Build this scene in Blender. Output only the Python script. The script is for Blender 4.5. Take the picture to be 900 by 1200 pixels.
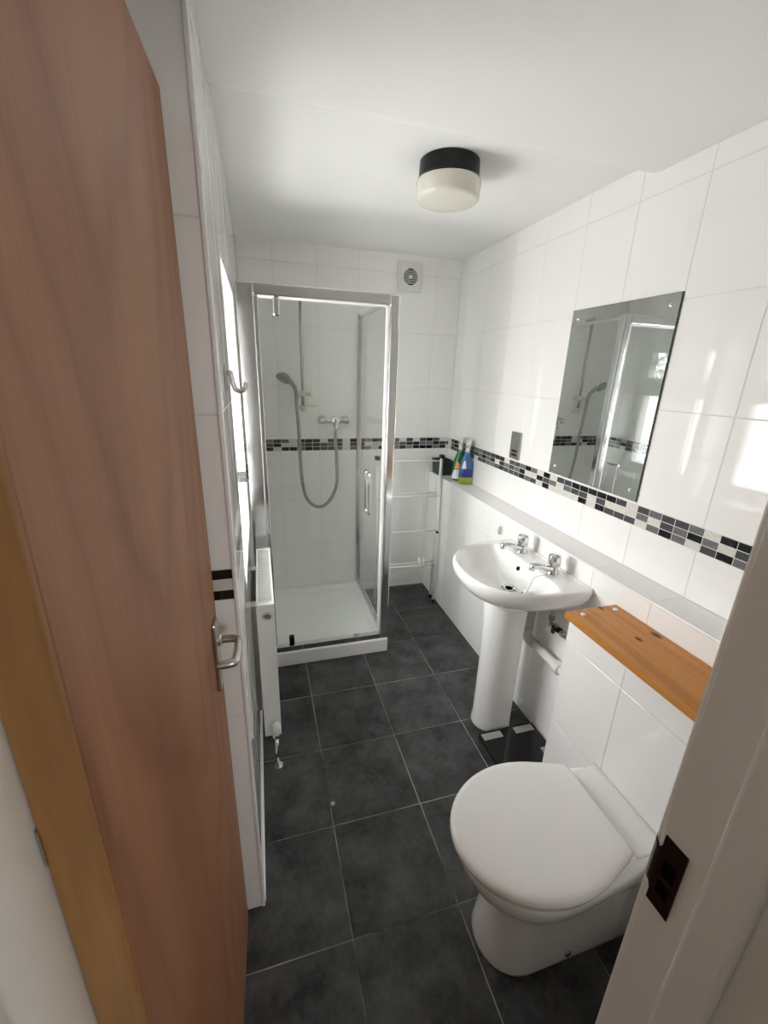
import bpy, bmesh, math, random
from mathutils import Vector, Matrix

# ------------------------------------------------------------------ scene, camera, world
for o in list(bpy.data.objects):
    bpy.data.objects.remove(o)
SC = bpy.context.scene
COL = SC.collection
RNG = random.Random(7)

R_RIGHT = Vector((0.96078, -0.27559, 0.03096))
R_DOWN = Vector((-0.05827, -0.30979, -0.94902))
R_FWD = Vector((0.27113, 0.90999, -0.3137))
CAM_Z = 1.56
cam_data = bpy.data.cameras.new('camera')
cam = bpy.data.objects.new('camera', cam_data)
COL.objects.link(cam)
m3 = Matrix((R_RIGHT, -R_DOWN, -R_FWD)).transposed()
cam.matrix_world = Matrix.Translation((0, 0, CAM_Z)) @ m3.to_4x4()
cam_data.sensor_fit = 'VERTICAL'
cam_data.sensor_height = 36.0
cam_data.sensor_width = 27.0
cam_data.lens = 494.9 / 1200.0 * 36.0
cam_data.clip_start = 0.01
SC.camera = cam

world = bpy.data.worlds.new('overcast_sky')
SC.world = world
world.use_nodes = True
wn = world.node_tree
wn.nodes.clear()
w_out = wn.nodes.new('ShaderNodeOutputWorld')
w_bg = wn.nodes.new('ShaderNodeBackground')
w_tc = wn.nodes.new('ShaderNodeTexCoord')
w_sep = wn.nodes.new('ShaderNodeSeparateXYZ')
w_ramp = wn.nodes.new('ShaderNodeValToRGB')
w_map = wn.nodes.new('ShaderNodeMapRange')
w_map.inputs['From Min'].default_value = -1
w_map.inputs['From Max'].default_value = 1
w_ramp.color_ramp.elements[0].position = 0.47
w_ramp.color_ramp.elements[0].color = (0.74, 0.725, 0.70, 1)
w_ramp.color_ramp.elements[1].position = 0.53
w_ramp.color_ramp.elements[1].color = (1.0, 0.978, 0.965, 1)
wn.links.new(w_tc.outputs['Generated'], w_sep.inputs[0])
wn.links.new(w_sep.outputs['Z'], w_map.inputs['Value'])
wn.links.new(w_map.outputs[0], w_ramp.inputs[0])
wn.links.new(w_ramp.outputs[0], w_bg.inputs['Color'])
wn.links.new(w_bg.outputs[0], w_out.inputs['Surface'])
w_bg.inputs['Strength'].default_value = 12.0

SC.view_settings.view_transform = 'Standard'
SC.view_settings.look = 'None'
SC.view_settings.gamma = 1.0
SC.view_settings.use_curve_mapping = False
SC.view_settings.exposure = 1.14
SC.cycles.max_bounces = 14
SC.cycles.diffuse_bounces = 8
SC.cycles.glossy_bounces = 6
SC.cycles.transparent_max_bounces = 24
SC.cycles.use_denoising = True

# the sky is sampled through the real window opening
pl = bpy.data.lights.new('window_sky_portal', 'AREA')
pl.shape = 'RECTANGLE'; pl.size = 0.98; pl.size_y = 0.66
pl.cycles.is_portal = True
po = bpy.data.objects.new('window_sky_portal', pl)
COL.objects.link(po)
po.location = (-0.37, 1.65, 1.355)
po.rotation_euler = (0, -math.pi / 2, 0)

# the same sky through an unseen landing opening, added to light the doorway
hl = bpy.data.lights.new('hall_sky_portal', 'AREA')
hl.shape = 'RECTANGLE'; hl.size = 0.4; hl.size_y = 0.6
hl.cycles.is_portal = True
ho = bpy.data.objects.new('hall_sky_portal', hl)
COL.objects.link(ho)
ho.location = (1.15, -2.11, 1.7)
ho.rotation_euler = (math.pi / 2, 0, 0)

# ------------------------------------------------------------------ materials
def mat(name, col, rough=0.5, metal=0.0, spec=0.5, coat=0.0, noise=None, bump=None, transmission=0.0, sss=0.0):
    """noise = (scale_xyz, colour2, low, high); bump = (scale_xyz, strength)"""
    m = bpy.data.materials.new(name)
    m.use_nodes = True
    nt = m.node_tree
    b = nt.nodes['Principled BSDF']
    b.inputs['Base Color'].default_value = (*col, 1)
    b.inputs['Roughness'].default_value = rough
    b.inputs['Metallic'].default_value = metal
    b.inputs['Specular IOR Level'].default_value = spec
    b.inputs['Coat Weight'].default_value = coat
    b.inputs['Coat Roughness'].default_value = 0.08
    b.inputs['Transmission Weight'].default_value = transmission
    b.inputs['Subsurface Weight'].default_value = sss
    if noise or bump:
        tc = nt.nodes.new('ShaderNodeTexCoord')
    if noise:
        sc, c2, lo, hi = noise
        mp = nt.nodes.new('ShaderNodeMapping'); mp.inputs['Scale'].default_value = sc
        nz = nt.nodes.new('ShaderNodeTexNoise'); nz.inputs['Scale'].default_value = 1.0
        nz.inputs['Detail'].default_value = 6
        nz.inputs['Roughness'].default_value = 0.62
        rp = nt.nodes.new('ShaderNodeValToRGB')
        rp.color_ramp.elements[0].position = lo; rp.color_ramp.elements[0].color = (*col, 1)
        rp.color_ramp.elements[1].position = hi; rp.color_ramp.elements[1].color = (*c2, 1)
        nt.links.new(tc.outputs['Object'], mp.inputs[0])
        nt.links.new(mp.outputs[0], nz.inputs['Vector'])
        nt.links.new(nz.outputs['Fac'], rp.inputs[0])
        nt.links.new(rp.outputs[0], b.inputs['Base Color'])
    if bump:
        sc, st = bump
        mp = nt.nodes.new('ShaderNodeMapping'); mp.inputs['Scale'].default_value = sc
        nz = nt.nodes.new('ShaderNodeTexNoise'); nz.inputs['Scale'].default_value = 1.0
        nz.inputs['Detail'].default_value = 3
        bp = nt.nodes.new('ShaderNodeBump'); bp.inputs['Strength'].default_value = st
        bp.inputs['Distance'].default_value = 0.01
        nt.links.new(tc.outputs['Object'], mp.inputs[0])
        nt.links.new(mp.outputs[0], nz.inputs['Vector'])
        nt.links.new(nz.outputs['Fac'], bp.inputs['Height'])
        nt.links.new(bp.outputs[0], b.inputs['Normal'])
    return m

def floor_material():
    m = mat('slate_grey_floor_tile', (0.03, 0.031, 0.032), rough=0.46, spec=0.26)
    nt = m.node_tree; b = nt.nodes['Principled BSDF']
    g = nt.nodes.new('ShaderNodeNewGeometry')
    oi = nt.nodes.new('ShaderNodeObjectInfo')
    n1 = nt.nodes.new('ShaderNodeTexNoise'); n1.inputs['Scale'].default_value = 7.0; n1.inputs['Detail'].default_value = 8; n1.inputs['Roughness'].default_value = 0.65
    n2 = nt.nodes.new('ShaderNodeTexNoise'); n2.inputs['Scale'].default_value = 60.0; n2.inputs['Detail'].default_value = 4
    mx = nt.nodes.new('ShaderNodeMath'); mx.operation = 'MULTIPLY_ADD'; mx.inputs[1].default_value = 0.25
    r = nt.nodes.new('ShaderNodeValToRGB')
    r.color_ramp.elements[0].position = 0.42; r.color_ramp.elements[0].color = (0.020, 0.021, 0.022, 1)
    r.color_ramp.elements[1].position = 0.80; r.color_ramp.elements[1].color = (0.100, 0.102, 0.103, 1)
    a = nt.nodes.new('ShaderNodeVectorMath'); a.operation = 'MULTIPLY_ADD'
    a.inputs[1].default_value = (9.0, 4.0, 7.0)
    cmb = nt.nodes.new('ShaderNodeCombineXYZ')
    for i in range(3):
        nt.links.new(oi.outputs['Random'], cmb.inputs[i])
    nt.links.new(cmb.outputs[0], a.inputs[0])
    nt.links.new(g.outputs['Position'], a.inputs[2])
    nt.links.new(a.outputs[0], n1.inputs['Vector'])
    nt.links.new(a.outputs[0], n2.inputs['Vector'])
    nt.links.new(n2.outputs['Fac'], mx.inputs[0])
    nt.links.new(n1.outputs['Fac'], mx.inputs[2])
    nt.links.new(mx.outputs[0], r.inputs[0])
    nt.links.new(r.outputs[0], b.inputs['Base Color'])
    bp = nt.nodes.new('ShaderNodeBump'); bp.inputs['Strength'].default_value = 0.12; bp.inputs['Distance'].default_value = 0.004
    nt.links.new(mx.outputs[0], bp.inputs['Height'])
    nt.links.new(bp.outputs[0], b.inputs['Normal'])
    return m

def wood_material(name, dark, light, axis_scale, ring_scale, rough, coat, distortion=3.0, knots=False, cathedral=False, spec=0.5):
    m = bpy.data.materials.new(name); m.use_nodes = True
    nt = m.node_tree; b = nt.nodes['Principled BSDF']
    b.inputs['Roughness'].default_value = rough
    b.inputs['Coat Weight'].default_value = coat
    b.inputs['Coat Roughness'].default_value = 0.22
    tc = nt.nodes.new('ShaderNodeTexCoord')
    mp = nt.nodes.new('ShaderNodeMapping'); mp.inputs['Scale'].default_value = axis_scale
    nt.links.new(tc.outputs['Object'], mp.inputs[0])
    fine = nt.nodes.new('ShaderNodeTexNoise'); fine.inputs['Scale'].default_value = 22; fine.inputs['Detail'].default_value = 5
    big = nt.nodes.new('ShaderNodeTexNoise'); big.inputs['Scale'].default_value = ring_scale; big.inputs['Detail'].default_value = 2
    big.inputs['Distortion'].default_value = distortion * 0.2
    nt.links.new(mp.outputs[0], fine.inputs['Vector']); nt.links.new(mp.outputs[0], big.inputs['Vector'])
    mul = nt.nodes.new('ShaderNodeMath'); mul.operation = 'MULTIPLY'; mul.inputs[1].default_value = 9.0
    frac = nt.nodes.new('ShaderNodeMath'); frac.operation = 'PINGPONG'; frac.inputs[1].default_value = 1.0
    nt.links.new(big.outputs['Fac'], mul.inputs[0]); nt.links.new(mul.outputs[0], frac.inputs[0])
    mix = nt.nodes.new('ShaderNodeMath'); mix.operation = 'MULTIPLY_ADD'; mix.inputs[1].default_value = 0.45
    sc = nt.nodes.new('ShaderNodeMath'); sc.operation = 'MULTIPLY'; sc.inputs[1].default_value = 0.62
    nt.links.new(fine.outputs['Fac'], sc.inputs[0])
    nt.links.new(frac.outputs[0], mix.inputs[0]); nt.links.new(sc.outputs[0], mix.inputs[2])
    rp = nt.nodes.new('ShaderNodeValToRGB')
    rp.color_ramp.elements[0].position = 0.2; rp.color_ramp.elements[0].color = (*light, 1)
    rp.color_ramp.elements[1].position = 0.85; rp.color_ramp.elements[1].color = (*dark, 1)
    nt.links.new(mix.outputs[0], rp.inputs[0])
    last = rp.outputs[0]
    b.inputs['Specular IOR Level'].default_value = spec
    if cathedral:
        sx = nt.nodes.new('ShaderNodeSeparateXYZ'); nt.links.new(tc.outputs['Object'], sx.inputs[0])
        wob = nt.nodes.new('ShaderNodeTexNoise'); wob.inputs['Scale'].default_value = 2.2; wob.inputs['Detail'].default_value = 3
        wmp = nt.nodes.new('ShaderNodeMapping'); wmp.inputs['Scale'].default_value = (1.0, 2.0, 0.7)
        nt.links.new(tc.outputs['Object'], wmp.inputs[0]); nt.links.new(wmp.outputs[0], wob.inputs['Vector'])
        def mth(op, a, bb, c=None):
            n_ = nt.nodes.new('ShaderNodeMath'); n_.operation = op
            for i_, v_ in enumerate((a, bb, c)):
                if v_ is None: continue
                if isinstance(v_, (int, float)): n_.inputs[i_].default_value = v_
                else: nt.links.new(v_, n_.inputs[i_])
            return n_.outputs[0]
        yy = mth('ADD', sx.outputs['Y'], 0.04)
        par = mth('MULTIPLY', mth('MULTIPLY', yy, yy), 13.0)
        f_ = mth('SUBTRACT', par, sx.outputs['Z'])
        f_ = mth('MULTIPLY_ADD', wob.outputs['Fac'], 1.1, f_)
        band = mth('PINGPONG', mth('MULTIPLY', f_, 4.5), 1.0)
        fac = mth('MULTIPLY', mth('POWER', band, 3.0), 0.45)
        mc = nt.nodes.new('ShaderNodeMix'); mc.data_type = 'RGBA'; mc.blend_type = 'MULTIPLY'
        mc.inputs['B'].default_value = (0.55, 0.42, 0.36, 1)
        nt.links.new(fac, mc.inputs['Factor']); nt.links.new(last, mc.inputs['A'])
        last = mc.outputs['Result']
    if knots:
        for (kx, ky, rad) in knots:
            vm = nt.nodes.new('ShaderNodeVectorMath'); vm.operation = 'SUBTRACT'
            vm.inputs[1].default_value = (kx, ky, 0.011)
            nt.links.new(tc.outputs['Object'], vm.inputs[0])
            sc2 = nt.nodes.new('ShaderNodeVectorMath'); sc2.operation = 'MULTIPLY'
            sc2.inputs[1].default_value = (1.0, 0.55, 0.0)
            nt.links.new(vm.outputs[0], sc2.inputs[0])
            ln = nt.nodes.new('ShaderNodeVectorMath'); ln.operation = 'LENGTH'
            nt.links.new(sc2.outputs[0], ln.inputs[0])
            mr = nt.nodes.new('ShaderNodeMapRange')
            mr.inputs['From Min'].default_value = rad; mr.inputs['From Max'].default_value = rad * 0.35
            nt.links.new(ln.outputs['Value'], mr.inputs['Value'])
            mc = nt.nodes.new('ShaderNodeMix'); mc.data_type = 'RGBA'
            mc.inputs['B'].default_value = (0.055, 0.018, 0.006, 1)
            nt.links.new(mr.outputs[0], mc.inputs['Factor'])
            nt.links.new(last, mc.inputs['A'])
            last = mc.outputs['Result']
    nt.links.new(last, b.inputs['Base Color'])
    bp = nt.nodes.new('ShaderNodeBump'); bp.inputs['Strength'].default_value = 0.06; bp.inputs['Distance'].default_value = 0.002
    nt.links.new(fine.outputs['Fac'], bp.inputs['Height']); nt.links.new(bp.outputs[0], b.inputs['Normal'])
    return m

def glass_material(name, tint, ior=1.62, pattern=False):
    """thin sheet: straight-through light plus Fresnel mirror reflection"""
    m = bpy.data.materials.new(name); m.use_nodes = True
    nt = m.node_tree; nt.nodes.clear()
    out = nt.nodes.new('ShaderNodeOutputMaterial')
    tr = nt.nodes.new('ShaderNodeBsdfTransparent'); tr.inputs[0].default_value = (*tint, 1)
    gl = nt.nodes.new('ShaderNodeBsdfGlossy'); gl.inputs['Roughness'].default_value = 0.0
    fr = nt.nodes.new('ShaderNodeFresnel'); fr.inputs['IOR'].default_value = ior
    mx = nt.nodes.new('ShaderNodeMixShader')
    geo = nt.nodes.new('ShaderNodeNewGeometry')
    inv = nt.nodes.new('ShaderNodeMath'); inv.operation = 'SUBTRACT'; inv.inputs[0].default_value = 1.0
    mul = nt.nodes.new('ShaderNodeMath'); mul.operation = 'MULTIPLY'
    nt.links.new(geo.outputs['Backfacing'], inv.inputs[1])
    nt.links.new(inv.outputs[0], mul.inputs[0]); nt.links.new(fr.outputs[0], mul.inputs[1])
    nt.links.new(mul.outputs[0], mx.inputs[0]); nt.links.new(tr.outputs[0], mx.inputs[1]); nt.links.new(gl.outputs[0], mx.inputs[2])
    nt.links.new(mx.outputs[0], out.inputs['Surface'])
    if pattern:
        tc = nt.nodes.new('ShaderNodeTexCoord')
        nz = nt.nodes.new('ShaderNodeTexNoise'); nz.inputs['Scale'].default_value = 14; nz.inputs['Distortion'].default_value = 2.2
        rp = nt.nodes.new('ShaderNodeValToRGB')
        rp.color_ramp.elements[0].position = 0.42; rp.color_ramp.elements[0].color = (0.35, 0.36, 0.36, 1)
        rp.color_ramp.elements[1].position = 0.56; rp.color_ramp.elements[1].color = (*tint, 1)
        nt.links.new(tc.outputs['Object'], nz.inputs['Vector']); nt.links.new(nz.outputs['Fac'], rp.inputs[0])
        nt.links.new(rp.outputs[0], tr.inputs[0])
    return m

M = {}
M['tile'] = mat('white_gloss_wall_tile', (0.875, 0.865, 0.852), rough=0.025, spec=0.36, bump=((3.0, 3.0, 3.0), 0.006))
M['grout'] = mat('pale_grey_grout', (0.70, 0.69, 0.665), rough=0.85)
M['floor_grout'] = mat('grey_floor_grout', (0.05, 0.05, 0.05), rough=0.9, noise=((2.2, 2.2, 2.2), (0.34, 0.34, 0.33), 0.40, 0.58))
M['floor'] = floor_material()
M['chip_black'] = mat('mosaic_black_glass', (0.012, 0.012, 0.014), rough=0.08)
M['chip_dark'] = mat('mosaic_charcoal_glass', (0.055, 0.056, 0.06), rough=0.10, noise=((90, 90, 90), (0.09, 0.09, 0.095), 0.35, 0.7))
M['chip_mid'] = mat('mosaic_slate_grey', (0.135, 0.138, 0.145), rough=0.14, noise=((90, 90, 90), (0.18, 0.18, 0.19), 0.35, 0.7))
M['chip_pale'] = mat('mosaic_cream_stone', (0.62, 0.60, 0.545), rough=0.2, noise=((70, 70, 70), (0.72, 0.70, 0.65), 0.35, 0.7))
M['ceiling'] = mat('white_ceiling_paint', (0.88, 0.88, 0.87), rough=0.75, bump=((12, 12, 12), 0.03))
M['wallpaint'] = mat('hall_wall_paint', (0.70, 0.68, 0.65), rough=0.8)
M['gloss_paint'] = mat('white_gloss_woodwork_paint', (0.80, 0.775, 0.735), rough=0.32, bump=((3, 3, 40), 0.05))
M['carpet'] = mat('hall_carpet', (0.18, 0.15, 0.12), rough=1.0)
M['upvc'] = mat('white_window_plastic', (0.83, 0.84, 0.84), rough=0.25)
M['ceramic'] = mat('white_glazed_ceramic', (0.85, 0.85, 0.835), rough=0.06, spec=0.55, coat=0.3)
M['lid'] = mat('white_toilet_seat_plastic', (0.84, 0.83, 0.815), rough=0.10, spec=0.5)
M['acrylic'] = mat('white_shower_tray_acrylic', (0.93, 0.935, 0.925), rough=0.2)
M['chrome'] = mat('polished_chrome', (0.72, 0.72, 0.73), rough=0.07, metal=1.0)
M['alu'] = mat('satin_silver_aluminium', (0.74, 0.745, 0.755), rough=0.14, metal=1.0)
M['steel'] = mat('brushed_steel', (0.42, 0.41, 0.40), rough=0.30, metal=1.0)
M['nickel'] = mat('satin_nickel', (0.58, 0.57, 0.55), rough=0.28, metal=1.0)
M['mirror'] = mat('mirror_silvering', (0.80, 0.83, 0.82), rough=0.0, metal=1.0)
M['mirror_edge'] = mat('mirror_dark_edge', (0.05, 0.07, 0.06), rough=0.2)
M['glass'] = glass_material('clear_toughened_glass', (0.975, 0.988, 0.980))
M['winglass'] = glass_material('window_glass', (0.97, 0.98, 0.98))
M['obscure'] = glass_material('patterned_window_glass', (0.93, 0.95, 0.95), pattern=True)
M['white_plastic'] = mat('white_plastic', (0.76, 0.76, 0.73), rough=0.3)
M['cream_plastic'] = mat('aged_cream_plastic', (0.66, 0.62, 0.50), rough=0.35)
M['enamel'] = mat('white_radiator_enamel', (0.80, 0.80, 0.78), rough=0.3)
M['black_plastic'] = mat('black_plastic', (0.007, 0.007, 0.008), rough=0.3, spec=0.3)
M['black_gloss'] = mat('black_glass', (0.004, 0.004, 0.005), rough=0.04, spec=0.5)
M['dark'] = mat('dark_void', (0.006, 0.006, 0.006), rough=0.9, spec=0.0)
M['opal'] = mat('cream_opal_glass', (0.72, 0.70, 0.61), rough=0.10, spec=0.5)
M['door'] = wood_material('reddish_sapele_veneer', (0.262, 0.110, 0.054), (0.350, 0.166, 0.086), (7.0, 7.0, 0.30), 0.5, 0.44, 0.0, cathedral=True, spec=0.35)
M['lipping'] = wood_material('orange_hardwood_lipping', (0.22, 0.100, 0.027), (0.36, 0.180, 0.055), (6.0, 6.0, 0.5), 1.6, 0.45, 0.1)
M['pine'] = wood_material('varnished_pine', (0.44, 0.170, 0.036), (0.62, 0.275, 0.072), (9.0, 0.45, 9.0), 1.0, 0.30, 0.0, spec=0.28,
                          knots=[(0.012, 0.189, 0.010), (0.083, 0.193, 0.014), (0.032, 0.365, 0.010)])
M['bronze'] = mat('dark_brown_bronze', (0.028, 0.016, 0.012), rough=0.25, metal=0.6)
M['tub'] = mat('dark_green_plastic', (0.020, 0.032, 0.028), rough=0.35)
M['green'] = mat('green_bottle_plastic', (0.018, 0.13, 0.045), rough=0.2)
M['blue'] = mat('blue_bottle_plastic', (0.06, 0.17, 0.38), rough=0.2)
M['navy'] = mat('deep_blue_label', (0.025, 0.05, 0.24), rough=0.3)
M['yellow'] = mat('yellow_green_liquid', (0.33, 0.36, 0.06), rough=0.25)
M['label'] = mat('white_label', (0.75, 0.78, 0.80), rough=0.4)
M['orange'] = mat('orange_label', (0.75, 0.30, 0.08), rough=0.4)
M['waste'] = mat('grey_cream_waste_pipe', (0.50, 0.46, 0.38), rough=0.35)
M['brass'] = mat('tarnished_brass', (0.45, 0.42, 0.37), rough=0.3, metal=1.0)
M['hose'] = mat('grey_metal_hose', (0.34, 0.34, 0.33), rough=0.3, metal=0.8)
M['grey_plastic'] = mat('silver_grey_plastic', (0.30, 0.30, 0.30), rough=0.3, metal=0.3)
M['sealant'] = mat('silicone_sealant', (0.74, 0.73, 0.70), rough=0.3)
M['pad'] = mat('pale_metal_pad', (0.50, 0.50, 0.49), rough=0.35, metal=0.5)

# ------------------------------------------------------------------ mesh helpers
WL = {}

def link(o, parent, world_loc):
    COL.objects.link(o)
    if parent is not None:
        o.parent = parent
        o.location = Vector(world_loc) - WL[parent.name]
    else:
        o.location = world_loc
    WL[o.name] = Vector(world_loc)
    return o

def tag(o, label=None, cat=None, group=None, kind=None):
    if label: o['label'] = label
    if cat: o['category'] = cat
    if group: o['group'] = group
    if kind: o['kind'] = kind
    return o

def thing(name, loc, label, cat, group=None):
    o = bpy.data.objects.new(name, None)
    o.empty_display_size = 0.05
    link(o, None, loc)
    return tag(o, label, cat, group)

def mesh_obj(name, verts, faces, material, parent=None, smooth=False, bevel=0.0, subsurf=0, segs=2):
    vs = [Vector(v) for v in verts]
    lo = Vector((min(v.x for v in vs), min(v.y for v in vs), min(v.z for v in vs)))
    hi = Vector((max(v.x for v in vs), max(v.y for v in vs), max(v.z for v in vs)))
    c = (lo + hi) / 2
    me = bpy.data.meshes.new(name)
    me.from_pydata([v - c for v in vs], [], faces)
    bm = bmesh.new(); bm.from_mesh(me)
    bmesh.ops.recalc_face_normals(bm, faces=bm.faces)
    bm.to_mesh(me); bm.free()
    me.materials.append(M[material])
    if smooth:
        me.polygons.foreach_set('use_smooth', [True] * len(me.polygons))
    o = bpy.data.objects.new(name, me)
    link(o, parent, c)
    if bevel:
        b = o.modifiers.new('bevel', 'BEVEL'); b.width = bevel; b.segments = segs; b.limit_method = 'ANGLE'; b.angle_limit = 0.6
        b.harden_normals = False
    if subsurf:
        s = o.modifiers.new('subsurf', 'SUBSURF'); s.levels = subsurf; s.render_levels = subsurf
    return o

class MB:
    """collects the shapes of ONE mesh"""
    def __init__(self): self.v = []; self.f = []
    def add(self, verts, faces):
        n = len(self.v); self.v += [Vector(v) for v in verts]; self.f += [[i + n for i in f] for f in faces]; return self
    def box(self, lo, hi):
        x0, y0, z0 = lo; x1, y1, z1 = hi
        return self.add([(x0,y0,z0),(x1,y0,z0),(x1,y1,z0),(x0,y1,z0),(x0,y0,z1),(x1,y0,z1),(x1,y1,z1),(x0,y1,z1)],
                        [[0,3,2,1],[4,5,6,7],[0,1,5,4],[1,2,6,5],[2,3,7,6],[3,0,4,7]])
    def loft(self, rings, cap0=True, cap1=True):
        n = len(rings[0]); vs = [p for r in rings for p in r]; fs = []
        for i in range(len(rings) - 1):
            for j in range(n):
                k = (j + 1) % n
                fs.append([i*n+j, i*n+k, (i+1)*n+k, (i+1)*n+j])
        if cap0: fs.append(list(range(n))[::-1])
        if cap1: fs.append([(len(rings)-1)*n + j for j in range(n)])
        return self.add(vs, fs)
    def tube(self, pts, r, n=10, caps=True):
        pts = [Vector(p) for p in pts]
        rad = r if isinstance(r, (list, tuple)) else [r] * len(pts)
        rings = []; up = None
        for i, p in enumerate(pts):
            t = (pts[min(i+1, len(pts)-1)] - pts[max(i-1, 0)]).normalized()
            if up is None:
                a = Vector((0,0,1)) if abs(t.z) < 0.9 else Vector((1,0,0))
                up = (a - t * a.dot(t)).normalized()
            else:
                up = (up - t * up.dot(t)).normalized()
            s = t.cross(up)
            rings.append([p + rad[i] * (math.cos(2*math.pi*j/n) * up + math.sin(2*math.pi*j/n) * s) for j in range(n)])
        return self.loft(rings, caps, caps)
    def lathe(self, c, axis, prof, n=32, caps=True):
        """prof = [(radius, distance along axis)]"""
        c = Vector(c); ax = Vector(axis).normalized()
        a = Vector((0,0,1)) if abs(ax.z) < 0.9 else Vector((1,0,0))
        u = (a - ax * a.dot(ax)).normalized(); s = ax.cross(u)
        rings = [[c + ax * d + r * (math.cos(2*math.pi*j/n) * u + math.sin(2*math.pi*j/n) * s) for j in range(n)] for r, d in prof]
        return self.loft(rings, caps, caps)
    def build(self, name, material, parent=None, **k):
        return mesh_obj(name, self.v, self.f, material, parent, **k)

def box(name, lo, hi, material, parent=None, bevel=0.0, **k):
    return MB().box(lo, hi).build(name, material, parent, bevel=bevel, **k)

def struct(o):
    o['kind'] = 'structure'; return o

def arc(pts, n=8):
    """Catmull-Rom through points"""
    P = [Vector(p) for p in pts]; out = []
    for i in range(len(P) - 1):
        p0 = P[max(i-1, 0)]; p1 = P[i]; p2 = P[i+1]; p3 = P[min(i+2, len(P)-1)]
        for j in range(n):
            t = j / n
            out.append(0.5 * ((2*p1) + (p2-p0)*t + (2*p0-5*p1+4*p2-p3)*t*t + (3*p1-p0-3*p2+p3)*t**3))
    out.append(P[-1]); return out

def polar(poly, c, n):
    """resample closed 2-D polygon by polar angle about c"""
    res = []
    for k in range(n):
        a = 2 * math.pi * k / n; d = (math.cos(a), math.sin(a)); best = 0
        for i in range(len(poly)):
            x1, y1 = poly[i][0]-c[0], poly[i][1]-c[1]; x2, y2 = poly[(i+1) % len(poly)][0]-c[0], poly[(i+1) % len(poly)][1]-c[1]
            ex, ey = x2-x1, y2-y1; den = d[0]*ey - d[1]*ex
            if abs(den) < 1e-12: continue
            t = (x1*ey - y1*ex) / den; s = (x1*d[1] - y1*d[0]) / den
            if t > 0 and -1e-9 <= s <= 1 + 1e-9: best = max(best, t)
        res.append((c[0] + d[0]*best, c[1] + d[1]*best))
    return res

# ------------------------------------------------------------------ tiling
TILE_CACHE = {}

def tile_mesh(name, w, h, material, bev, depth=0.005):
    key = (name, round(w, 4), round(h, 4), material, bev)
    if key in TILE_CACHE: return TILE_CACHE[key]
    a, b = w/2, h/2
    v = []
    for s, z in ((0, -depth), (0, -bev * 0.7), (bev, 0)):
        v += [(-a+s, -b+s, z), (a-s, -b+s, z), (a-s, b-s, z), (-a+s, b-s, z)]
    f = [[8, 9, 10, 11]]
    for r in (0, 4):
        for j in range(4):
            k = (j+1) % 4
            f.append([r+j, r+k, r+4+k, r+4+j])
    me = bpy.data.meshes.new(name); me.from_pydata(v, [], f)
    me.materials.append(M[material]); TILE_CACHE[key] = me
    return me

class Plane:
    def __init__(s, O, U, V):
        s.O = Vector(O); s.U = Vector(U); s.V = Vector(V); s.N = s.U.cross(s.V)

def lay(parent, pl, rect, us, vs, name='wall_tile', material='tile', gap=0.0021, bev=0.0012, jitter=0.0010):
    """lay tiles of the grid lines us x vs clipped to rect (u0,u1,v0,v1)"""
    u0, u1, v0, v1 = rect
    for i in range(len(us) - 1):
        for j in range(len(vs) - 1):
            a, b = max(us[i], u0), min(us[i+1], u1); c, d = max(vs[j], v0), min(vs[j+1], v1)
            if b - a < 0.008 or d - c < 0.008: continue
            put(parent, pl, (a+b)/2, (c+d)/2, b-a-gap, d-c-gap, name, material if isinstance(material, str) else material(i, j), bev, jitter)

def put(parent, pl, u, v, w, h, name, material, bev, jitter):
    o = bpy.data.objects.new(name, tile_mesh(name, w, h, material, bev))
    R = Matrix((pl.U, pl.V, pl.N)).transposed()
    J = Matrix.Rotation(RNG.gauss(0, jitter), 3, 'X') @ Matrix.Rotation(RNG.gauss(0, jitter), 3, 'Y')
    link(o, parent, pl.O + pl.U * u + pl.V * v)
    o.rotation_euler = (R @ J).to_euler()
    return o

def chips(parent, pl, u0, u1, v0, seed, pattern=None, pitch=0.0495, rows=3, rowh=0.0253):
    r = random.Random(seed)
    n = int((u1 - u0) / pitch + 0.999)
    for i in range(n):
        for j in range(rows):
            a = u0 + i*pitch; b = min(a + pitch, u1)
            if b - a < 0.008: continue
            if pattern and i < len(pattern): k = pattern[i][j]
            else: k = r.choices(['chip_black', 'chip_dark', 'chip_mid', 'chip_pale'], [0.26, 0.29, 0.24, 0.21])[0]
            put(parent, pl, (a+b)/2, v0 + (j+0.5)*rowh, b-a-0.0026, rowh-0.0026, 'mosaic_tile', k, 0.0006, 0.004)

def frange(a, s, n): return [a + s*i for i in range(n)]

# ------------------------------------------------------------------ dimensions (metres, camera above the origin)
XL, XR, XF = -0.072, 1.285, 1.155          # left wall, right wall, face of the ledge boxing
YB, YD, YP = 2.765, 0.25, 0.905            # back wall, doorway wall, pier face
LEDGE = 0.90
MOS0, MOS1 = 1.061, 1.137                  # mosaic band
WY0, WY1, WZ0, WZ1, WX = 1.31, 1.99, 0.865, 1.845, -0.30   # window opening and frame plane
ZR = [0.065, 0.398, 0.7295, MOS0]          # tile rows below the band
ZR2 = [MOS1, 1.470, 1.803, 2.136, 2.469]   # above
ZLOW = [-0.268] + ZR
YG = frange(0.140, 0.25, 12)               # y joints .14 .39 .64 .89 1.14 ...
XG = frange(-0.13, 0.25, 8)                # x joints on the back wall .12 .37 .62 ...
G = 0.0010                                 # grout recess

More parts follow.
